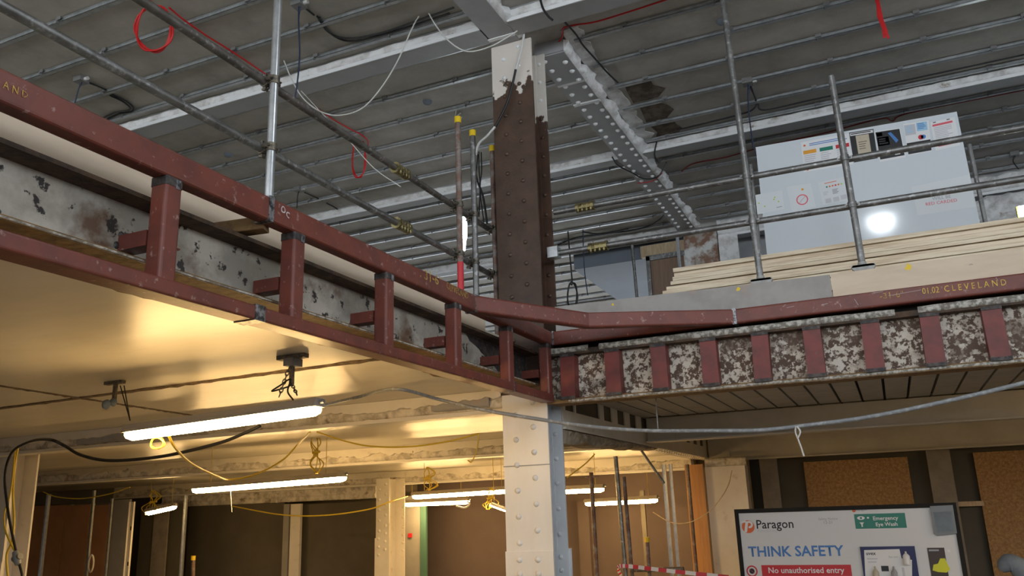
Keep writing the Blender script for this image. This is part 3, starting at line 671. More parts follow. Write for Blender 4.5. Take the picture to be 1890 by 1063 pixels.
# ================================================================== lower storey: beams
def low_beam(y0, y1, x0, x1, zb, zt, label, seed, rag, depth=.03):
    t = thing('ceiling_beam', label, 'beam', ((x0+x1)/2, (y0+y1)/2, zb))
    MB().box(x0, x1, y0, y1, zb, zt).build('casing', 'cream', t)
    MB().box(x0, x1, y0-.02, y0+.004, zb, zb+.03).build('bottom_flange', 'cream', t)
    rough_face(x0, x1, y0-.001, zb+.03, zt-.01, depth, .04, seed, rag, .02).build('plaster', 'plaster_warm', t)
    mb = MB(); vs = []; n = int((x1-x0)/.035); h = zt-zb-.03
    for i in range(n+1):
        x = x0+(x1-x0)*i/n; q = .50+.55*noise.noise(Vector((x*.9+seed, 0, 1)))+.30*noise.noise(Vector((x*4.2+seed, 0, 2)))+.14*noise.noise(Vector((x*15, seed, 0)))
        ze = zt-h*min(.97, max(.12, q)); vs += [(x, y0-.062, zt-.002), (x, y0-.060, ze), (x, y0, ze-.004), (x, y0, zt-.002)]
    mb.add(vs, [(4*i+k, 4*i+(k+1) % 4, 4*i+4+(k+1) % 4, 4*i+4+k) for i in range(n) for k in range(4)]); mb.build('render_coat', 'cream', t)
    return t
low_beam(6.045, 6.20, -15, CX0-.003, 2.36, 2.54, 'near cream downstand beam with broken plaster behind the first hanging light', 51, .09)
low_beam(8.92, 9.07, -15, -2.62, 2.22, 2.42, 'second cream downstand beam back, above the second hanging light', 52, .10, .05)
low_beam(12.11, 12.27, -15, -2.62, 2.08, 2.30, 'farthest cream downstand beam, just above the row of lights by the white column', 53, .08, .05)
# recess with grey concrete beside the column head
tag(rough_face(-3.42, -2.89, 6.018, 2.41, 2.535, .03, .05, 55, .02, .01).build('concrete_patch', 'board_grey'), 'grey exposed concrete patch beside the head of the white column', 'concrete patch')
t = thing('castellated_girder', 'cream girder with rectangular holes running back from the white column', 'girder', (-2.45, 9, 2.1))
gm = MB(); XG0, XG1 = -2.395, -2.380
gm.box(XG0, XG1, 6.34, 12.3, 2.525, 2.56); gm.box(XG0, XG1, 6.34, 12.3, 2.24, 2.382)
ys = [6.40, 6.62, 6.66, 7.29]; yy = 7.425
while yy < 12.1:
    ys += [yy, yy+.245]; yy += .4255
ys = [6.34]+ys+[12.3]
for k in range(0, len(ys), 2): gm.box(XG0, XG1, ys[k], ys[k+1], 2.382, 2.525)
gm.build('web', 'cream', t)
MB().box(-2.60, -2.36, 6.34, 12.3, 2.225, 2.24).build('bottom_flange', 'cream', t)
MB().box(-2.60, -2.40, 6.34, 12.3, 2.24, 2.55).build('back_casing', 'dark_board', t)
y = 8.6
while y < 12.2:
    for q in (0, 1): rivet(t, (-2.40-.075*q, y+.06*q, 2.225), (0, 0, -1), .018, .014, 'cream')
    y += .12
mb = MB(); vs = []; n = 70; m_ = 9
for i in range(n+1):
    y = 6.36+2.9*i/n; k = i/n; zb = 2.10+.10*k+.035*noise.noise(Vector((y*3, 0, 5)))+.02*noise.noise(Vector((y*11, 0, 5)))
    d = lambda a: .018+.030*max(-.4, noise.noise(Vector((y*6, a, 2)))+.6*noise.noise(Vector((y*17, a, 7))))*(1.1-k)
    vs += [(-2.60, y, 2.224), (-2.60, y, zb+.03), (-2.54, y, zb+.012*d(3)*30), (-2.44, y, zb), (-2.385+d(0)*.5, y, zb+.012), (-2.385+d(1), y, zb+.04*(1-k)+.01), (-2.385+d(2.5), y, zb+.075*(1-k)+.012), (-2.385+d(4), y, 2.222-.008*(1-k)), (-2.40, y, 2.224)]
mb.add(vs, [(m_*i+q, m_*i+(q+1) % m_, m_*i+m_+(q+1) % m_, m_*i+m_+q) for i in range(n) for q in range(m_)], False)
mb.add(vs[:m_], [tuple(range(m_))]); mb.add(vs[-m_:], [tuple(range(m_))])
mb.build('plaster', 'plaster_dirty', t)
def right_beam(y, zb, zt, x0, label):
    t = thing('ceiling_beam', label, 'beam', (2, y, zb))
    MB().box(x0, 6, y-.01, y+.01, zb, zt).build('web', 'dull_white', t); MB().box(x0, 6, y-.09, y+.09, zb-.015, zb).build('bottom_flange', 'dull_white', t)
    MB().box(x0, x0+.30, y-.018, y-.01, zb+.005, zt).build('end_plate', 'dull_white', t)
right_beam(8.84, 2.27, 2.514, -2.355, 'plain off-white steel beam under the slatted ceiling, nearer of the two on the right')
right_beam(12.1, 2.19, 2.514, -2.355, 'plain off-white steel beam under the slatted ceiling, farther of the two above the hoarding')

# columns, pier
def plain_column(x0, x1, y0, y1, zt, label, riv=True):
    t = thing('steel_column', label, 'column', ((x0+x1)/2, (y0+y1)/2, 0)); xm = (x0+x1)/2
    MB().box(x0, x1-.02, y0, y0+.02, 0, zt).build('front_plate', 'cream', t); MB().box(x0, x1, y1-.02, y1, 0, zt).build('rear_plate', 'cream', t)
    MB().box(xm-.06, xm-.04, y0+.02, y1-.02, 0, zt).build('web', 'cream', t); MB().box(x1-.13, x1-.118, y0+.02, y0+.1, 0, zt).build('corner_angle', 'cream', t)
    MB().box(x0-.012, x1-.008, y0-.014, y0, 0, 1.25).build('splice_plate', 'cream', t)
    if riv:
        z = 1.0
        while z < zt-.08:
            for xx, dz in ((x0+.06, 0), (x1-.085, .08)): rivet(t, (xx, y0-(.014 if z+dz < 1.25 else 0), z+dz), (0, -1, 0), .026, .016, 'cream')
            rivet(t, (x1-.03, y1-.02, z+.04), (0, -1, 0), .024, .015, 'cream'); z += .16 if z > 1.25 else .12
    return t
plain_column(-7.63, -7.365, 11.6, 12.05, 2.17, 'riveted cream column in the background left of the big white column')
plain_column(-9.15, -8.79, 6.215, 6.5, 2.41, 'cream column at the left edge with black and yellow cables hanging down it', False)
t = thing('masonry_pier', 'cream painted pier left of the safety board under the holed girder', 'pier', (-2.1, 12.1, 0))
MB().box(-2.36, -1.82, 11.75, 12.0, 0, 2.09).build('face', 'cream', t)
rough_face(-2.36, -1.80, 11.80, 2.08, 2.22, .06, .05, 61, .02, .02).build('broken_top', 'plaster_warm', t)
tag(MB().box(-1.79, -1.66, 11.98, 12.02, 0, 2.17).build('dark_jamb', 'black_gap'), 'dark recess strip between the cream pier and the hoarding', 'jamb')
tag(MB().box(-2.62, -2.37, 11.66, 11.70, 0, 2.13).build('door_panel', 'door_wood'), 'orange-brown wooden door panel left of the cream pier', 'door panel')
def c_stud(x, y, z1, label, m='galv', w_=.05, d=.035, rot=0, group=None, slots=False):
    t = thing('metal_stud', label, 'stud', (x, y, 0), group)
    MB().box(x-w_/2, x+w_/2, y-.001, y+.001, 0, z1).build('web', m, t)
    for s in (-1, 1): MB().box(x+s*w_/2-.001, x+s*w_/2+.001, y-d, y, 0, z1).build('flange', m, t)
    if slots:
        for z in slots: MB().box(x-.016, x+.016, y-.004, y-.001, z, z+.06).build('slot', 'black_gap', t)
    return t
c_stud(-2.79, 11.2, 2.13, 'pale galvanised stud at the left of the orange-brown door panel', 'tube_bright', .05)
c_stud(-2.70, 11.2, 2.13, 'second galvanised stud hard against the orange-brown door panel', 'tube_bright', .04)
scaf((-2.50, 11.3, 0), (-2.50, 11.3, 2.12), 'tube_rust', 'thin rusty tube standing in front of the orange-brown door panel')
def px_box(name, x0, x1, ytop, ybot, Y, m, th=.03, skew=True):
    """upright panel on the plane Y, with its real height taken to the floor"""
    a, b = at(x0, ytop, 'Y', Y), at(x1, ytop, 'Y', Y); z0 = 0 if ybot is None else at((x0+x1)/2, ybot, 'Y', Y).z
    return MB().box(a.x, b.x, Y, Y+th, z0, (a.z+b.z)/2).build(name, m)
HY = 12.5
tag(px_box('osb_sheet', 1482, 1675, 848, None, HY, 'osb'), 'brown chipboard sheet directly above the safety board', 'chipboard')
tag(px_box('osb_sheet', 1795, 1930, 832, None, HY, 'osb'), 'brown chipboard sheet at the right edge behind the safety board', 'chipboard')
tag(px_box('timber_batten', 1708, 1752, 830, None, 12.42, 'batten', .045), 'wide grey-brown timber batten between the two chipboard sheets', 'batten')
tag(px_box('timber_batten', 1394, 1433, 846, None, 12.42, 'batten', .045), 'grey timber batten just right of the dark recess by the pier', 'batten')
a = at(1768, 926, 'Y', 12.44); b = at(1815, 924, 'Y', 12.44)
tag(MB().box(a.x, b.x, 12.44, 12.49, a.z-.06, a.z).build('timber_noggin', 'timber'), 'short horizontal timber beside the top right of the safety board', 'timber')
t = tag(MB().tube(spline([at(1905, 1075, 'Y', 8.9), at(1878, 1045, 'Y', 8.9), at(1860, 1040, 'Y', 8.9), at(1846, 1052, 'Y', 8.9)], 5), .075, 14, scale=[1.2]*6+[1.1]*5+[.95, .9, .8, .6, .4]).build('cloth_bundle', 'cloth_grey'), 'grey-blue rounded cloth bundle in the bottom right corner', 'cloth')

# back of the left side: stud partition, panels
for i, (a, b) in enumerate(((62, 120), (122, 166), (168, 206))):
    tag(px_box('brown_board', a, b, 932, None, 10.6, 'brown_board', .018), ('reddish brown board left of the looped stud', 'middle reddish brown board behind the looped stud', 'reddish brown board beside the grey panel')[i], 'board')
tag(px_box('header_board', 60, 210, 905, 931, 10.6, 'dark_board', .018), 'dark strip above the three reddish brown boards', 'board')
for i, xx in enumerate((137, 176, 207)): 
    a = at(xx, 915, 'Y', 10.68); c_stud(a.x, 10.68, a.z, f'short view of a galvanised stud above the brown boards, {ORD[i]} from the left', 'galv', .045)
def stud_px(x, ytop, Y, label, m='galv', w_=.05, **k):
    a = at(x, ytop, 'Y', Y); return c_stud(a.x, Y, a.z, label, m, w_, **k)
stud_px(92, 912, 10, 'shiny galvanised stud in front of the reddish brown boards', 'tube_bright', .07)
q = stud_px(176, 905, 10.0, 'dull galvanised hanger strip ending in a loop before the brown boards', 'galv', .035)
a = at(168, 1040, 'Y', 9.98); MB().tube([a+Vector((.055*math.cos(2*math.pi*i/16), 0, .13*math.sin(2*math.pi*i/16))) for i in range(16)], .015, 8, closed=True).build('loop', 'cream', q)
stud_px(209, 920, 10.3, 'thin galvanised stud on the edge of the grey panel', 'galv', .03)
stud_px(345, 914, 11, 'shiny galvanised stud in front of the left dark panel', 'tube_bright', .05)
tag(px_box('grey_panel', 211, 240, 922, None, 10.6, 'grey_board', .04), 'grey plasterboard panel between the brown boards and the slotted stud', 'panel')
stud_px(246, 926, 10.2, 'pale slotted metal stud right of the grey panel', 'cream', .10, slots=(.95, 1.5))
tag(px_box('dark_panel', 262, 345, 930, None, 11.6, 'dark_board', .03), 'narrow dark panel below the small tilted light', 'panel')
tag(px_box('dark_panel', 286, 312, 930, None, 11.5, 'batten', .03), 'brownish upright strip in the narrow dark panel below the small tilted light', 'panel')
tag(px_box('dark_panel', 350, 524, 930, None, 12.35, 'dark_board', .03), 'wide dark panel below the second hanging light', 'panel')
tag(px_box('dark_panel', 556, 694, 928, None, 12.35, 'dark_board', .03), 'dark panel just left of the riveted cream column', 'panel')
tag(px_box('post', 524, 534, 930, None, 12.2, 'grey_board', .06), 'grey edge strip left of the cream post between the dark panels', 'post')
tag(px_box('post', 537, 555, 930, None, 12.2, 'cream', .06), 'cream post between the two dark panels', 'post')
t = thing('header', 'dark broken header strip above the dark panels', 'header', (-10.5, 12.3, 1.84))
MB().box(-13, -8.1, 12.29, 12.36, at(450, 930, 'Y', 12.3).z, 2.15).build('casing', 'plaster_warm', t)
rough_face(-13, -8.1, 12.288, at(450, 930, 'Y', 12.3).z, 2.0, .02, .08, 71, .05, .03).build('plaster', 'plaster_warm', t)
tag(px_box('grey_panel', 748, 775, 915, None, 13.0, 'grey_board', .05), 'grey strip of wall between the riveted cream column and the green strip', 'panel')
tag(px_box('green_strip', 775, 786, 930, None, 12.98, 'green_strip', .05), 'narrow green upright strip beside the brown plaster wall', 'strip')
a = at(757, 988, 'Y', 12.985); tag(MB().box(a.x-.035, a.x+.035, 12.975, 12.995, a.z-.035, a.z+.035).build('call_point', 'print_red'), 'tiny red fire call point on the grey strip', 'call point')
tag(px_box('wall_edge', 1180, 1188, 905, None, 13.6, 'dark_board', .05), 'dark upright strip on the brown plaster wall right of the white column', 'strip')
tag(px_box('grey_panel', 1065, 1085, 925, None, 13.7, 'brown_plaster', .05), 'slightly proud brown wall panel just right of the white column', 'panel')
# scaffold tubes and prop right of the white column
q = scaf(at(1108, 1180, 'Y', 9), at(1091, 872, 'Y', 9), 'tube_rust', 'dark rusty prop with a small cross head right of the white column', name='prop')
a = at(1092, 880, 'Y', 9); MB().bar(a-Vector((.075, 0, 0)), a+Vector((.075, 0, 0)), .03, .02).build('cross_head', 'tube_rust', q)
scaf(at(1165, 1180, 'Y', 9), at(1136, 842, 'Y', 9), 'tube', 'grey tube right of the rusty prop, longer of the two beside each other')
scaf(at(1176, 1180, 'Y', 9.2), at(1151, 880, 'Y', 9.2), 'tube_rust', 'rusty tube close behind the grey tube right of the prop')
scaf(at(1206, 1180, 'Y', 9.6), at(1194, 993, 'Y', 9.6), 'tube_rust', 'short tube with a yellow cap right of the white column', 'yellow_cap')
scaf(at(1168, 1052, 'Y', 9.553), at(1262, 1050, 'Y', 9.553), 'tube_dark', 'dark horizontal tube low down behind the red and white tape')
q = scaf(at(354, 1180, 'Y', 8.5), at(357, 1027, 'Y', 8.5), 'tube_rust', 'thin tube with a yellow cap before the wide dark panel', 'yellow_cap')
# barrier tape
t = thing('barrier_tape', 'red and white barrier tape at the bottom right of the white column', 'tape', at(1140, 1050, 'Y', 8.8))
pts = spline([at(1146, 1063, 'Y', 8.78), at(1141, 1047, 'Y', 8.8), at(1160, 1045, 'Y', 8.85), at(1230, 1053, 'Y', 9.1), at(1345, 1065, 'Y', 9.3)], 12)
for k in range(0, len(pts)-2, 2):
    MB().sweep(pts[k:k+3], [(-.001, -.02), (.001, -.02), (.001, .02), (-.001, .02)]).build('stripe', 'tape_red' if (k//2) % 2 else 'tape_white', t)

# ================================================================== safety board
YG = 9.0
def PS(x, y): return at(x, y, 'Y', YG)
t = thing('safety_board', 'black framed safety board with a red round logo and blue heading, lower right', 'sign', (-.52, YG, 0))
x0, x1, zt = -1.545, .50, 1.535
MB().box(x0+.03, x1-.03, YG, YG+.02, .2, zt-.03).build('panel', 'sign_white', t)
for bx in ((x0, x1, zt-.04, zt), (x0, x0+.04, .2, zt-.04), (x1-.04, x1, .2, zt-.04)):
    MB().box(bx[0], bx[1], YG-.015, YG+.03, bx[2], bx[3]).build('frame', 'black_gap', t)
for xx in (x0+.2, x1-.2): MB().box(xx-.03, xx+.03, YG+.022, YG+.07, 0, 1.3).build('leg', 'timber', t)
def sq(nm, a, b, m, off=.001, parent=None, th=.0008):
    p, q = PS(*a), PS(*b)
    return MB().box(p.x, q.x, YG-off-th, YG-off, min(p.z, q.z), max(p.z, q.z)).build(nm, m, parent or t)
def tx(s, a, b, m, bold=0, parent=None, hs=1, nm='lettering', off=.002): 
    A, B = PS(*a), PS(*b); B.z = A.z
    return text(nm, s, A, B, m, parent or t, off=off, bold=bold, hscale=hs)
def dsk(nm, c, r, m, r0=0, off=.0015, a0=0, a1=360, parent=None):
    c = PS(*c); n = 28; mb = MB(); full = a1-a0 >= 360
    P = lambda rr_, i: c+Vector((math.cos(math.radians(a0+(a1-a0)*i/n))*rr_, -off, math.sin(math.radians(a0+(a1-a0)*i/n))*rr_))
    if r0:
        for i in range(n): mb.prism([P(r0, i), P(r, i), P(r, i+1), P(r0, i+1)], (0, -.0006, 0))
    else: mb.prism([P(r, i) for i in range(n if full else n+1)], (0, -.0006, 0))
    return mb.build(nm, m, parent or t)
lg = dsk('logo', (1381, 972), .063, 'print_orange')
MB().prism([PS(1374, 982)+Vector((0, -.0024, 0)), PS(1379, 982)+Vector((0, -.0024, 0)), PS(1381, 962)+Vector((0, -.0024, 0)), PS(1376, 962)+Vector((0, -.0024, 0))], (0, -.0005, 0)).build('logo_stem', 'print_white', t)
dsk('logo_bowl', (1383, 968), .036, 'print_white', .016, .0024, -110, 120)
MB().prism([PS(1366, 963)+Vector((0, -.0024, 0)), PS(1376, 960)+Vector((0, -.0024, 0)), PS(1376, 964)+Vector((0, -.0024, 0)), PS(1368, 966)+Vector((0, -.0024, 0))], (0, -.0005, 0)).build('logo_arm', 'print_white', t)
tx('Paragon', (1397, 975.5), (1465, 973), 'print_black', .012, hs=1.05)
tx('Refurbishing', (1399, 982), (1434, 981), 'print_pale')
tx('Safety Notice', (1511, 960), (1546, 958), 'print_grey'); tx('12-21', (1521, 966.5), (1536, 966), 'print_grey')
tx('Paragon', (1581, 943), (1600, 942), 'print_grey'); dsk('small_logo', (1576, 942), .017, 'print_orange')
tx('THINK SAFETY', (1382, 1027), (1559, 1026), 'print_blue', .022, hs=1.0)
sq('entry_strip', (1405, 1043), (1573, 1063), 'print_red'); tx('No unauthorised entry', (1419, 1057.5), (1559, 1056), 'print_white', .016, off=.003)
dsk('prohibition_ring', (1388, 1054), .055, 'print_red', .042); dsk('prohibition_hand', (1388, 1054), .026, 'print_black', 0, .0014)
a = PS(1388, 1054); MB().bar(a+Vector((-.034, -.003, .034)), a+Vector((.034, -.003, -.034)), .011, .001).build('prohibition_bar', 'print_red', t)
e = thing('eye_wash_sign', 'dark green emergency eye wash sign at the top of the safety board', 'sign', PS(1624, 962))
sq('plate', (1576, 949), (1674, 974), 'print_green', .001, e, .002); tx('Emergency', (1612, 960), (1658, 958.5), 'print_white', .014, e, off=.004); tx('Eye Wash', (1617, 971), (1657, 970), 'print_white', .014, e, off=.004)
c = PS(1589, 956); MB().prism([c+Vector((.035*math.cos(2*math.pi*i/20), -.0036, .017*math.sin(2*math.pi*i/20))) for i in range(20)], (0, -.0006, 0)).build('eye', 'print_white', e)
dsk('pupil', (1589, 956), .010, 'print_green', 0, .0043, parent=e); sq('cross', (1600, 954), (1604, 957), 'print_white', .0036, e)
c = PS(1591, 968); MB().prism([c+Vector((-.02, -.0036, .02)), c+Vector((.02, -.0036, .02)), c+Vector((.006, -.0036, 0)), c+Vector((.006, -.0036, -.022)), c+Vector((-.006, -.0036, -.022)), c+Vector((-.006, -.0036, 0))], (0, -.0006, 0)).build('basin', 'print_white', e)
e = thing('eye_wash_station', 'navy and white eye wash station panel in the middle of the safety board', 'eye wash station', PS(1640, 1063))
mb = MB(); a, b = PS(1587, 1009), PS(1688, 1009); mb.sweep([((a.x+b.x)/2, YG-.001, a.z-.6), ((a.x+b.x)/2, YG-.001, a.z)], [(-(b.x-a.x)/2, -.0), ((b.x-a.x)/2, 0), ((b.x-a.x)/2, .018), (-(b.x-a.x)/2, .018)], up=(0, -1, 0))
mb.build('backboard', 'print_navy', e)
mb = MB(); mb.prism([PS(1595, 1015)+Vector((0, -.0195, 0)), PS(1660, 1013)+Vector((0, -.0195, 0)), PS(1664, 1030)+Vector((0, -.0195, 0)), PS(1683, 1033)+Vector((0, -.0195, 0)), PS(1684, 1100)+Vector((0, -.0195, 0)), PS(1599, 1100)+Vector((0, -.0195, 0))], (0, -.002, 0)); mb.build('leaflet', 'print_white', e)
tx('uvex', (1599, 1024), (1617, 1023.5), 'print_black', .02, e, off=.022); tx('Eye care', (1641, 1029), (1657, 1028.5), 'print_grey', 0, e, off=.022)
for (a, b) in (((1600, 1030), (1620, 1032)), ((1602, 1036), (1618, 1038)), ((1664, 1047), (1672, 1070))): sq('small_print', a, b, 'print_pale', .0218, e)
def bottle(px, py, h, r, m, parent, off=.045):
    c = PS(px, py)+Vector((0, -off, 0)); return MB().tube([c-Vector((0, 0, h)), c-Vector((0, 0, h*.35)), c-Vector((0, 0, h*.2)), c-Vector((0, 0, h*.18)), c], r, 12, scale=[1, 1, .55, .35, .2]).build('bottle', m, parent)
bottle(1671, 1017, .12, .032, 'print_white', e, .04); bottle(1615, 1044, .16, .028, 'print_beige', e); bottle(1649, 1044, .16, .028, 'print_grey', e)
sq('mirror', (1626, 1044), (1641, 1054), 'print_black', .0218, e)
e = thing('earplug_poster', 'small black poster with a yellow-green shape on the right of the safety board', 'poster', PS(1733, 1063))
sq('sheet', (1711, 1011), (1757, 1100), 'print_brown', .001, e, .003)
c = PS(1736, 1042); MB().prism([c+Vector((dx, -.0042, dz)) for dx, dz in ((-.075, -.05), (-.06, -.0), (-.02, .01), (.005, .055), (.045, .055), (.06, .0), (.075, -.04), (.04, -.07), (-.03, -.065))], (0, -.003, 0)).build('yellow_shape', 'print_yellow', e)
sq('corner_tag', (1748, 1014), (1754, 1019), 'print_white', .0045, e); sq('strap_line', (1714, 1014), (1733, 1017), 'print_grey', .0045, e)
e = thing('plastic_wallet', 'clear grey plastic document holder at the top right corner of the safety board', 'document holder', PS(1742, 960))
mb = MB(); p = [PS(1716, 934), PS(1758, 932), PS(1766, 984), PS(1730, 988), PS(1724, 984)]; mb.prism([q+Vector((0, -.017, 0)) for q in p], (0, -.022, 0)); mb.build('pocket', 'clear_sleeve', e)
p = [PS(1722, 945), PS(1756, 943), PS(1760, 980), PS(1730, 982)]; MB().prism([q+Vector((0, -.0395, 0)) for q in p], (0, -.001, 0)).build('paper_inside', 'cloth_grey', e)

# ================================================================== hanging lights
def fixture(a, b, label, chain=True, zc=2.54, w_=.10):
    a, b = Vector(a), Vector(b); t = thing('fluorescent_light', label, 'light', (a+b)/2, 'hanging fluorescent lights'); del t['group']
    d = (b-a).normalized(); s = d.cross(Vector((0, 0, 1))).normalized(); n = s.cross(d)
    def prof(k0): return [(x*w_, z*w_) for x, z in k0]
    hp = [(-.50, .02), (.50, .02), (.50, .20), (.36, .52), (-.36, .52), (-.50, .20)]
    MB().sweep([a, b], prof(hp), up=(0, 0, 1)).build('housing', 'housing', t)
    dp = [(-.46, .02), (-.44, -.25), (-.28, -.44), (0, -.50), (.28, -.44), (.44, -.25), (.46, .02)]
    MB().sweep([a+d*.012, a+d*.05, b-d*.05, b-d*.012], prof(dp), up=(0, 0, 1), scale=[.75, 1, 1, .75]).build('diffuser', 'tube_light', t)
    for k in (.06, .35, .65, .94):
        c = a.lerp(b, k); MB().bar(c-s*w_*.53-n*.02, c-s*w_*.53+n*.03, .022, .006, up=d).build('clip', 'housing', t)
    for k in ((.12, .88) if chain else ()):
        c = a.lerp(b, k)+n*.05; MB().tube([c, Vector((c.x, c.y, zc))], .0035, 6).build('hanging_wire', 'yellow_flex', t)
    for e, sg in ((a, -1), (b, 1)): MB().tube([e+n*.03, e+n*.03+d*sg*.03], .012, 8).build('cable_gland', 'plastic_grey', t)
    return t
F1a, F1b = at(235, 800, 'Y', 3.86), at(590, 751, 'Y', 3.86)
f1 = fixture(F1a, F1b, 'nearest and largest hanging fluorescent light at the left', False)
F2a, F2b = at(357, 903, 'Y', 7.4), at(638, 880, 'Y', 7.4)
f2 = fixture(F2a, F2b, 'second hanging fluorescent light, below and behind the nearest one', zc=2.42)
f3 = fixture(at(762, 915, 'Y', 10.5), at(950, 903, 'Y', 10.5), 'long hanging light running behind the left edge of the white column', zc=2.30)
fixture(at(990, 907, 'Y', 10.5), at(1115, 901, 'Y', 10.5), 'hanging light whose right end shows just right of the white column', zc=2.30)
fixture(at(747, 929, 'Y', 12.6), at(866, 924, 'Y', 12.6), 'lowest light with a hanging yellow loop, left of the white column', w_=.11, zc=2.16)
fixture(at(1080, 928, 'Y', 12.9), at(1214, 921, 'Y', 12.9), 'lower light crossed by the scaffold tubes right of the white column', w_=.11, zc=2.16)
fixture(at(270, 946, 'Y', 10.0), at(324, 934, 'Y', 10.0), 'small tilted light with yellow cable far left', w_=.10, zc=2.30)
fixture(at(906, 931, 'Y', 10), at(960, 950, 'Y', 8.9), 'small light seen nearly end-on beside the white column', w_=.05, zc=2.30)

# hanger clamps and chains of the nearest light
def chain(mb, a, b, link=.035, r=.0035):
    a, b = Vector(a), Vector(b); n = max(2, int((b-a).length/(link*.75))); d = (b-a).normalized(); s = d.orthogonal().normalized(); q = d.cross(s)
    for i in range(n):
        c = a.lerp(b, (i+.5)/n); w_ = s if i % 2 else q
        mb.tube([c+d*link/2*math.cos(2*math.pi*k/10)+w_*link*.28*math.sin(2*math.pi*k/10) for k in range(10)], r, 5, closed=True)
    return mb
h = at(540, 655, 'Z', 2.54)
t = thing('beam_clamp', 'steel hanger clamp on the yellow ceiling above the right end of the nearest light', 'clamp', h)
MB().box(h.x-.10, h.x+.10, h.y-.025, h.y+.025, 2.515, 2.539).build('plate', 'coupler', t); MB().box(h.x-.03, h.x+.04, h.y-.045, h.y+.045, 2.47, 2.515).build('jaw', 'plastic_grey', t)
MB().box(h.x-.01, h.x+.01, h.y-.012, h.y+.012, 2.36, 2.47).build('rod', 'coupler', t)
chain(MB(), (h.x-.02, h.y, 2.47), at(515, 738, 'Y', 3.86)+Vector((0, 0, .02))).build('chain', 'coupler', t)
chain(MB(), (h.x, h.y, 2.37), at(548, 735, 'Y', 3.86)+Vector((0, 0, .02)), .03).build('chain', 'coupler', t)
cable('cable', [(h.x, h.y, 2.36), at(528, 715, 'Y', 3.9), at(502, 722, 'Y', 3.9), at(516, 712, 'Y', 3.88), at(536, 700, 'Y', 3.88), at(531, 722, 'Y', 3.88), at(541, 738, 'Y', 3.86)], .005, 'black_rubber', 'tangle of black flex under the hanger clamp above the nearest light')
h = at(214, 703, 'Z', 2.54)
t = thing('beam_clamp', 'steel hanger clamp on the yellow ceiling above the left end of the nearest light', 'clamp', h)
MB().box(h.x-.09, h.x+.07, h.y-.02, h.y+.02, 2.518, 2.539).build('plate', 'coupler', t); MB().box(h.x-.012, h.x+.012, h.y-.01, h.y+.01, 2.40, 2.518).build('rod', 'coupler', t)
MB().dome((h.x-.03, h.y-.03, 2.38), (0, -1, 0), .035, .03).dome((h.x, h.y, 2.395), (0, -1, 0), .03, .03).build('socket', 'cloth_grey', t)
for q in (222, 229): MB().tube([at(q, 712, 'Y', h.y), at(240, 776, 'Y', 3.87)], .004, 6).build('strap', 'black_rubber', t)
# joints with dark debris across the yellow ceiling
def joint(a, b, w_, label, seed):
    a, b = Vector(a), Vector(b); mb = MB(); n = 60; d = (b-a).normalized(); s = Vector((-d.y, d.x, 0)); vs = []
    for i in range(n+1):
        c = a.lerp(b, i/n); l_ = w_*(.6+.9*abs(noise.noise(Vector((i*.31+seed, 0, 0))))); dz = .006+.012*abs(noise.noise(Vector((i*.5, seed, 0))))
        vs += [c+s*l_/2, c+s*l_/4-Vector((0, 0, dz)), c-s*l_/4-Vector((0, 0, dz)), c-s*l_/2]
    fs = [(4*i+k, 4*i+k+1, 4*i+k+5, 4*i+k+4) for i in range(n) for k in range(3)]+[(4*i+3, 4*i, 4*i+4, 4*i+7) for i in range(n)]
    mb.add(vs, fs, True); tag(mb.build('ceiling_joint', 'soffit_edge'), label, 'joint')
joint((-7.5, 4.46, 2.541), (-2.75, 4.30, 2.541), .13, 'dark ragged joint running across the yellow ceiling above the nearest light', 1)
joint((-5.40, 3.2, 2.5405), (-5.76, 5.75, 2.5405), .07, 'second dark joint crossing the yellow ceiling at the far left', 2)
# ragged edge of the ceiling lining under the left beam
mb = MB(); vs = []; n = 70
for i in range(n+1):
    y = 1.2+4.5*i/n; x = -2.80-.10*noise.noise(Vector((y*2.3, 0, 0)))-.03*noise.noise(Vector((y*9, 2, 0)))
    vs += [(-2.60, y, 2.5395), (x, y, 2.5395), (x, y, 2.531), (-2.60, y, 2.525)]
mb.add(vs, [(4*i+k, 4*i+(k+1) % 4, 4*i+4+(k+1) % 4, 4*i+4+k) for i in range(n) for k in range(4)])
tag(mb.build('ceiling_edge', 'flange_brown'), 'ragged brown edge of the ceiling lining beneath the left beam', 'ceiling edge')

# ================================================================== cables: lower storey
def pc(pts, Y): return [at(p[0], p[1], 'Y', p[2] if len(p) > 2 else Y) for p in pts]
cable('power_cable', pc([(592, 749, 4.4), (660, 733), (730, 718, 4.9), (810, 737), (900, 758, 5.3), (1050, 782), (1130, 791), (1200, 795), (1300, 795), (1400, 794), (1480, 786), (1600, 770), (1740, 742), (1930, 696), (2150, 630), (2500, 500)], 5.3), .0125, 'grey_flex', 'long grey cable sagging across the picture in front of the white column')
cable('power_cable', pc([(25, 1120, 5.7), (42, 1075, 5.7), (30, 1020, 5.7), (16, 950, 5.7), (9, 880, 5.7), (22, 835, 5.6), (55, 815, 5.3), (90, 811), (118, 822), (150, 840), (205, 850), (300, 842), (400, 819), (450, 800), (480, 786)], 4.6), .0125, 'black_rubber', 'thick black cable curving from the left column up to the nearest light')
t = cable('yellow_cable', pc([(34, 822), (27, 860), (24, 910), (26, 960), (22, 1000), (12, 1030), (20, 1100)], 5.75), .011, 'yellow_flex', 'yellow cable running down the left column')
cable('yellow_cable', pc([(28, 830), (20, 905), (8, 950), (12, 985), (32, 1030), (52, 1100)], 5.72), .008, 'yellow_flex', 'thinner yellow cable looping beside the black one on the left column')
t = thing('cable_connector', 'grey cable connector hanging against the left column', 'connector', at(31, 1030, 'Y', 5.68))
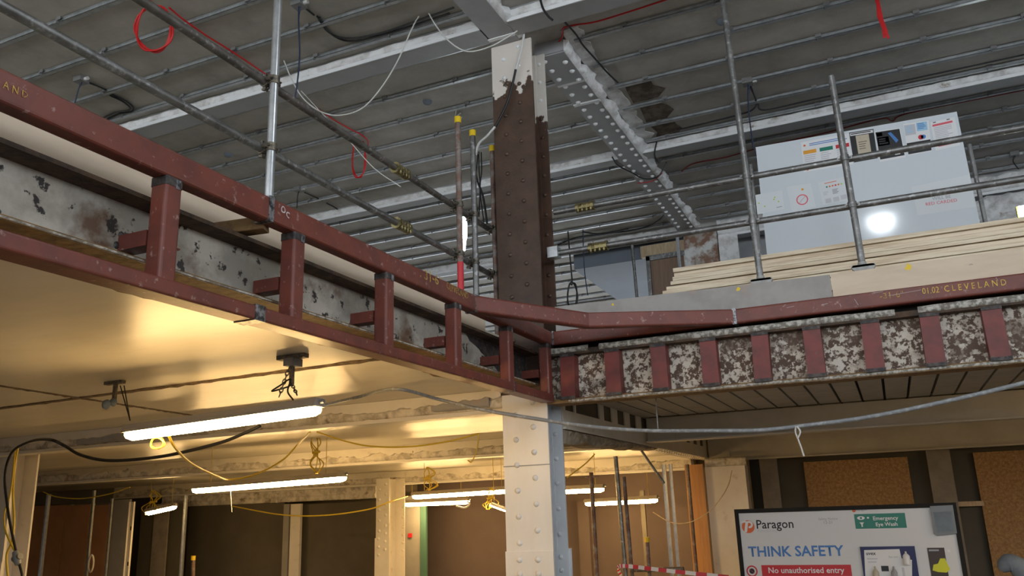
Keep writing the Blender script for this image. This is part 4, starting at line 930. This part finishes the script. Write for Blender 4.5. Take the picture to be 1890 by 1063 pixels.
a = at(31, 1030, 'Y', 5.68); MB().tube([a+Vector((-.03, 0, .06)), a, a+Vector((.03, 0, -.06))], .04, 12, scale=[.7, 1, .7]).build('body', 'clear_sleeve', t); MB().tube([a+Vector((-.04, 0, -.01)), a+Vector((.05, 0, .02))], .03, 12).build('collar', 'plastic_grey', t)
cable('yellow_cable', pc([(311, 803, 3.95), (325, 828, 4.2), (355, 856, 5), (400, 878, 6), (424, 885, 6.6), (470, 876, 6.6), (520, 850, 6.6), (550, 820, 6.6), (572, 798, 5.75)], 6), .009, 'yellow_flex', 'yellow cable sagging between the nearest light and the cable bundle')
def loop(c, Y, rx, ry, r, m, label, turns=2, jit=4, name='cable_coil', top=None):
    pts = []
    for k in range(turns*12+1):
        a = 2*math.pi*k/12+math.pi/2; j = 1+.06*math.sin(k*1.7)
        pts.append(at(c[0]+rx*j*math.cos(a)+jit*.3*math.sin(k*.9), c[1]-ry*j*math.sin(a), 'Y', Y+.012*math.sin(k*.5)+.01*(k//12)))
    if top: pts = [at(*top, 'Y', Y), at(top[0]*.5+c[0]*.5, (top[1]+c[1]-ry)/2, 'Y', Y)]+pts
    return cable(name, pts, r, m, label, 4, cat='cable')
loop((290, 818), 3.95, 12, 10, .006, 'yellow_flex', 'small yellow coil under the left half of the nearest light')
def bundle(top, bot, Y, label):
    t = thing('cable_bundle', label, 'cable', at(*top, 'Y', Y)); rnd = random.Random(top[0])
    for k in range(6):
        x0 = top[0]+rnd.uniform(-3, 3); y0, y1 = top[1], bot[1]; w_ = rnd.uniform(-16, 20)
        ym = y0+(y1-y0)*rnd.uniform(.42, .58)
        p = [(x0, y0), (x0+w_*.8, y0+(ym-y0)*.5), (top[0]+rnd.uniform(-4, 4), ym), (bot[0]+w_, ym+(y1-ym)*.5), (bot[0]+rnd.uniform(-8, 6), y1)]
        MB().tube(spline(pc(p, Y+.01*k), 7), .006, 6).build('strand', 'yellow_flex', t)
    MB().tube(pc([(top[0]-6, (top[1]+bot[1])/2), (top[0]+7, (top[1]+bot[1])/2-2)], Y-.01), .014, 8).build('tie', 'yellow_flex', t)
bundle((583, 797), (584, 874), 7.3, 'tied bundle of yellow cable above the second hanging light')
bundle((788, 862), (790, 905), 10.4, 'tied bundle of yellow cable above the long light left of the white column')
bundle((905, 900), (903, 940), 9.9, 'small yellow bundle at the end-on light beside the white column')
bundle((282, 905), (272, 950), 9.95, 'yellow cable bundle at the small tilted light')
cable('yellow_cable', pc([(585, 797), (640, 815), (690, 824), (760, 824), (830, 814), (884, 800)], 6.3), .007, 'yellow_flex', 'thin cable sagging along the second bay ceiling left of the white column')
cable('yellow_cable', pc([(884, 800), (880, 830), (871, 852), (864, 850)], 6.3), .005, 'yellow_flex', 'short cable end hanging near the white column')
cable('yellow_cable', pc([(752, 916, 10.4), (720, 926), (680, 940), (600, 951), (520, 950), (428, 934)], 9.8), .009, 'yellow_flex', 'long slack cable in front of the dark panels')
cable('yellow_cable', pc([(80, 908), (105, 917), (150, 920), (200, 912), (240, 899)], 8.9), .008, 'yellow_flex', 'slack cable under the second beam above the brown boards')
cable('cable', pc([(862, 925, 12.5), (867, 930), (858, 937), (842, 934)], 12.5), .014, 'white_flex', 'white loop of cable at the right end of the lowest light')
cable('cable', pc([(1046, 882), (1080, 856), (1098, 838)], 8.6), .007, 'yellow_flex', 'thin straight cable rising to the right of the white column')
cable('cable', pc([(1184, 832), (1202, 858), (1226, 892)], 8.8), .014, 'tube', 'loose rod hanging from the broken plaster under the holed girder')
cable('cable', pc([(1351, 868), (1342, 900), (1318, 935), (1290, 957), (1262, 966), (1236, 963), (1205, 945)], 11), .006, 'timber', 'slack brown cable across the cream pier and orange-brown door panel')
cable('cable', pc([(1210, 733), (1212, 760), (1215, 797)], 6.4), .005, 'grey_flex', 'thin wire hanging from the right beam in front of the holed girder')
cable('cable_tie', pc([(1469, 787), (1468, 797), (1472, 808), (1478, 824), (1484, 842)], 5.28), .005, 'white_flex', 'white cable tie hanging from the grey cable', cat='cable tie')
cable('cable_tie', pc([(1471, 787), (1477, 797), (1472, 810)], 5.27), .005, 'white_flex', 'short curl of white cable tie on the grey cable', cat='cable tie')
cable('cable', pc([(425, 895), (428, 945)], 7.4), .003, 'white_flex', 'thin white cord under the second hanging light')

# ================================================================== cables: upper storey
ZK = ZC-.012
def zc_(pts, z=ZK): return [at(p[0], p[1], 'Z', z) for p in pts]
loop((284, 53), 3.98, 33, 42, .0075, 'red_flex', 'large coil of red cable hanging from the ceiling at the upper left', 3, 5, top=(272, -6))
cable('red_cable', zc_([(312, 14), (340, 37), (380, 65), (420, 90), (476, 127), (530, 165)], ZC-.045), .008, 'red_flex', 'red cable crossing the ceiling channels behind the upper left guard rail')
cable('red_cable', zc_([(585, 200), (618, 222), (650, 240), (664, 247), (678, 258), (680, 268)], ZC-.045), .008, 'red_flex', 'red cable on the ceiling to the left of the tallest yellow-capped tube')
loop((662, 292), 7.3, 12, 37, .0075, 'red_flex', 'narrow coil of red cable hanging beyond the upper left guard rail', 2, 3)
cable('red_cable', zc_([(560, 173), (640, 148), (760, 118), (905, 80)], 5.735), .007, 'dark_red_flex', 'dark red cable along the back of the near white beam on the left')
def box_drop(px, py, z, label, drop=None, m='navy_flex', wires=()):
    c = at(px, py, 'Z', z); t = thing('junction_box', label, 'junction box', c)
    MB().box(c.x-.05, c.x+.05, c.y-.05, c.y+.05, ZC-.055, ZC-.001).build('box', 'plastic_grey', t)
    MB().tube([(c.x+.05, c.y, ZC-.03), (c.x+.09, c.y, ZC-.03)], .018, 8).build('gland', 'white_flex', t)
    if drop:
        for k in (0, .014): MB().tube(spline([(c.x+k, c.y, ZC-.05)]+pc(drop, c.y+k), 6), .0065, 6).build('hanging_flex', m, t)
    for wq in wires: MB().tube(spline(zc_(wq, ZC-.02), 6), .009, 6).build('cable', 'black_rubber', t)
box_drop(552, 8, ZC-.03, 'junction box with a blue flex drop near the top left of the ceiling', [(551, 40), (553, 100), (549, 150), (544, 185)], 'navy_flex', [[(562, 14), (580, 28)], [(585, 30), (605, 58), (640, 71), (700, 62), (760, 42), (838, 14)], [(590, 32), (612, 63), (650, 76), (720, 60), (830, 25)]])
box_drop(150, 148, ZC-.03, 'junction box with two black cables at the far left of the ceiling', [(145, 165), (138, 190)], 'navy_flex', [[(162, 152), (178, 158), (196, 166)], [(206, 174), (230, 185), (246, 198), (242, 206), (220, 210), (198, 220)], [(203, 176), (226, 187), (240, 199), (236, 204), (212, 208), (190, 218)]])
box_drop(551, 350, ZC-.03, 'junction box with a black cable beyond the left guard rails', [(549, 365), (548, 384)], 'black_rubber', [[(562, 355), (595, 370)], [(603, 375), (618, 383), (622, 388), (600, 393), (580, 398)]])
box_drop(1380, 152, ZC-.03, 'junction box with dark flex hanging in front of the long beam on the right', [(1381, 190), (1386, 240), (1395, 282), (1416, 297)], 'navy_flex', [[(1384, 160), (1394, 182), (1392, 200), (1360, 213), (1250, 240)], [(1386, 160), (1398, 190), (1412, 203), (1500, 184), (1640, 155), (1890, 101)]])
box_drop(1872, 285, ZC-.03, 'junction box with short black flexes behind the guard rails at the right edge', [(1870, 298), (1880, 312)], 'black_rubber')
cable('white_cable', pc([(524, 112), (540, 150), (560, 182), (590, 205), (625, 213), (668, 200), (705, 160), (735, 110), (757, 60), (772, 32), (787, 21), (800, 40), (820, 68), (848, 90), (872, 95), (905, 86), (935, 70), (955, 57)], 5.45), .006, 'white_flex', 'thin white cable swagged from the near white beam towards the column head')
cable('white_cable', pc([(556, 168), (600, 215), (640, 255), (690, 310), (740, 345)], 5.5), .004, 'white_flex', 'thin white cord crossing behind the upper left guard rail')
cable('black_cable', pc([(972, -8), (971, 25), (968, 55)], 5.93), .012, 'black_rubber', 'black end of the cable entering at the head of the brown column')
cable('white_cable', pc([(968, 55), (964, 85), (957, 112), (952, 128)], 5.94), .011, 'white_flex', 'white length of cable down the head of the brown column')
cable('black_cable', pc([(952, 128), (946, 155), (936, 190), (924, 216), (914, 234)], 5.95), .011, 'black_rubber', 'black length of cable crossing the front of the brown column')
cable('white_cable', pc([(914, 234), (898, 252), (884, 265), (878, 285)], 5.95), .011, 'white_flex', 'white cable curving off the left side of the brown column')
t = thing('cable_bundle', 'bunch of thin black cables hanging between the yellow-capped tubes', 'cable', at(880, 290, 'Y', 6.35))
for k, p in enumerate(([(877, 283), (876, 300), (880, 330), (892, 365), (900, 420)], [(884, 280), (884, 310), (886, 345), (884, 400)], [(888, 281), (889, 315), (886, 350), (893, 410)], [(882, 285), (879, 320), (877, 352), (882, 395)])):
    MB().tube(spline(pc(p, 6.35+.01*k), 6), .006 if k else .010, 6).build('strand', 'black_rubber', t)
t = thing('chalk_mark', 'small white curl of wire above the tallest yellow-capped tube', 'wire', at(845, 210, 'Z', ZC-.02))
MB().tube(spline(zc_([(842, 202), (840, 214)], ZC-.03), 5), .006, 6).build('strand', 'white_flex', t); MB().tube(spline(zc_([(850, 209), (845, 213), (845, 221), (850, 222), (852, 216)], ZC-.03), 5), .006, 6).build('strand', 'white_flex', t)
cable('black_cable', pc([(996, -6), (1002, 15), (1012, 30), (1020, 37)], 5.65), .010, 'black_rubber', 'short black cable right of the column head at the top edge')
cable('red_cable', zc_([(1010, 90), (1030, 78), (1038, 66), (1040, 52), (1062, 46), (1100, 40), (1160, 22), (1240, -4)], ZC-.03), .008, 'red_flex', 'red cable on the ceiling just right of the column head')
cable('black_cable', zc_([(1040, 38), (1062, 62), (1075, 82), (1098, 108), (1122, 135), (1140, 152)], ZC-.04), .009, 'black_rubber', 'black cable beside the riveted girder near the column head')
cable('red_cable', zc_([(1255, 318), (1280, 302), (1340, 290), (1420, 268), (1520, 246), (1625, 219), (1648, 223), (1680, 208), (1890, 166)], 5.735), .009, 'dark_red_flex', 'dark red cable running along behind the long beam over the whiteboard')
cable('black_cable', pc([(1212, 262), (1208, 285), (1215, 300), (1222, 292)], 8.85), .010, 'black_rubber', 'black cable loop beside the riveted girder at the long right beam')
cable('black_cable', zc_([(1130, 290), (1140, 305), (1165, 318), (1190, 330), (1215, 325), (1230, 300)], 5.605), .009, 'black_rubber', 'black cable passing under the riveted girder')
cable('red_cable', zc_([(1176, 338), (1205, 334), (1222, 320)], 5.605), .006, 'red_flex', 'short red cable under the riveted girder')
cable('black_cable', zc_([(1030, 452), (1060, 440), (1100, 433), (1160, 426), (1200, 416), (1226, 398), (1222, 388)], ZC-.04), .014, 'black_rubber', 'black cable on the far ceiling right of the brown column')
cable('black_cable', zc_([(1075, 428), (1110, 432), (1160, 422)], ZC-.05), .014, 'black_rubber', 'second black cable on the far ceiling right of the brown column')
loop((1056, 546), 11.4, 9, 24, .012, 'black_rubber', 'black cable coil hanging upstairs just right of the brown column', 2, 3, top=(1048, 424))
cable('black_cable', pc([(1076, 424), (1077, 470), (1080, 510), (1085, 545)], 11.2), .008, 'navy_flex', 'dark flex hanging upstairs beside the black coil')
t = thing('ribbon', 'bunch of red ribbon hanging from the ceiling at the top right', 'ribbon', at(1618, -2, 'Z', ZC-.03)); c = at(1618, -2, 'Z', ZC-.03)
for k, p in enumerate(([(1618, -2), (1624, 30), (1640, 71)], [(1620, -2), (1628, 35), (1632, 70)], [(1619, 0), (1621, 30), (1630, 52)], [(1617, 0), (1624, 25), (1637, 60)])):
    MB().sweep(pc(p, c.y+.004*k), [(-.010, -.001), (.010, -.001), (.010, .001), (-.010, .001)], up=(0, -1, 0)).build('strip', 'red_flex', t)
for i, (x, y) in enumerate(((330+0, 281), (789, 190), (1332, 42), (421, 287))):
    if i in (1, 2, 3):
        c = at(x, y, 'Z', ZC-.02); t = tag(MB().dome((c.x, c.y, ZC-.001), (0, 0, -1), .05, .04, 12, 3).build('ceiling_socket', 'cloth_grey'), ('', 'round grey ceiling fixing left of the brown column', 'round grey ceiling fixing beside the tall right upright tube', 'round grey ceiling fixing below the near white beam on the left')[i], 'fixing')
# small work light and broken plaster lump at the far right
c = at(1897, 394, 'Y', 9.2)
t = thing('work_lamp', 'bright work light at the right edge above the plywood', 'lamp', c)
MB().box(c.x-.07, c.x+.12, 9.2, 9.24, c.z-.09, c.z+.09).build('lens', 'work_light', t); MB().box(c.x-.08, c.x+.13, 9.242, 9.30, c.z-.10, c.z+.10).build('housing', 'print_yellow', t)
MB().tube([(c.x+.02, 9.27, 2.935), (c.x+.02, 9.27, c.z-.1)], .02, 8).build('stand', 'tube', t)

fixture((2.6, 7.3, 2.12), (4.1, 7.3, 2.14), 'assumed hanging light added beyond the right edge of the picture under the slatted ceiling', zc=2.515)  # assumed unseen lamp, added to bring warm light to the lower right
tag(rough_face(-7.6, -6.2, 6.018, 2.40, 2.535, .02, .05, 77, .03, .02).build('concrete_patch', 'board_grey'), 'grey exposed concrete patch on the near beam left of the nearest light', 'concrete patch')

def ceiling_skin(x0, y0, y1, w0, m, label, seed, z=ZC, dx=1):
    mb = MB(); vs = []; n = 50
    for i in range(n+1):
        y = y0+(y1-y0)*i/n; e = x0+dx*w0*max(.15, .75+.5*noise.noise(Vector((y*2.1, seed, 0)))+.35*noise.noise(Vector((y*8, seed, 1))))
        vs += [(x0, y, z-.001), (e, y, z-.001), (e, y, z-.010), (x0, y, z-.022)]
    mb.add(vs, [(4*i+k, 4*i+(k+1) % 4, 4*i+4+(k+1) % 4, 4*i+4+k) for i in range(n) for k in range(4)])
    tag(mb.build('plaster_patch', m), label, 'plaster')
ceiling_skin(RB+.03, 6.2, 8.85, .20, 'plaster', 'white plaster spread on the ceiling along the right side of the riveted girder', 3)
for k in range(3):
    rn = random.Random(k+5); q = [(RB+.24, 7.44), (RB+.38, 7.47), (RB+.50, 7.46), (RB+.54, 7.58), (RB+.58, 7.70), (RB+.47, 7.86), (RB+.36, 7.87), (RB+.22, 7.86), (RB+.26, 7.66)]
    o = MB().prism([(x+rn.uniform(-.03, .03), y+.505*k+rn.uniform(-.012, .012), ZC-.002) for x, y in q], (0, 0, -.004)).build('ceiling_scar', 'scar')
    tag(o, ('front', 'middle', 'rear')[k]+' brown broken scar between channels on the ceiling right of the riveted girder', 'ceiling scar', 'ceiling scars')
tag(rough_face(1.15, 4.5, 11.985, 4.98, 5.44, .10, .06, 83, .10, .08, nz=10).build('plaster_lump', 'plaster'), 'crumbling white plaster on the far beam at the upper right, beyond the whiteboard', 'plaster')
a = at(1814, 408, 'Y', 6.9); tag(MB().box(a.x, a.x+.17, 6.9, 7.1, 3.456, 3.52).build('timber_offcut', 'ply_edge'), 'small timber offcut lying on the plywood stack right of the whiteboard', 'offcut')
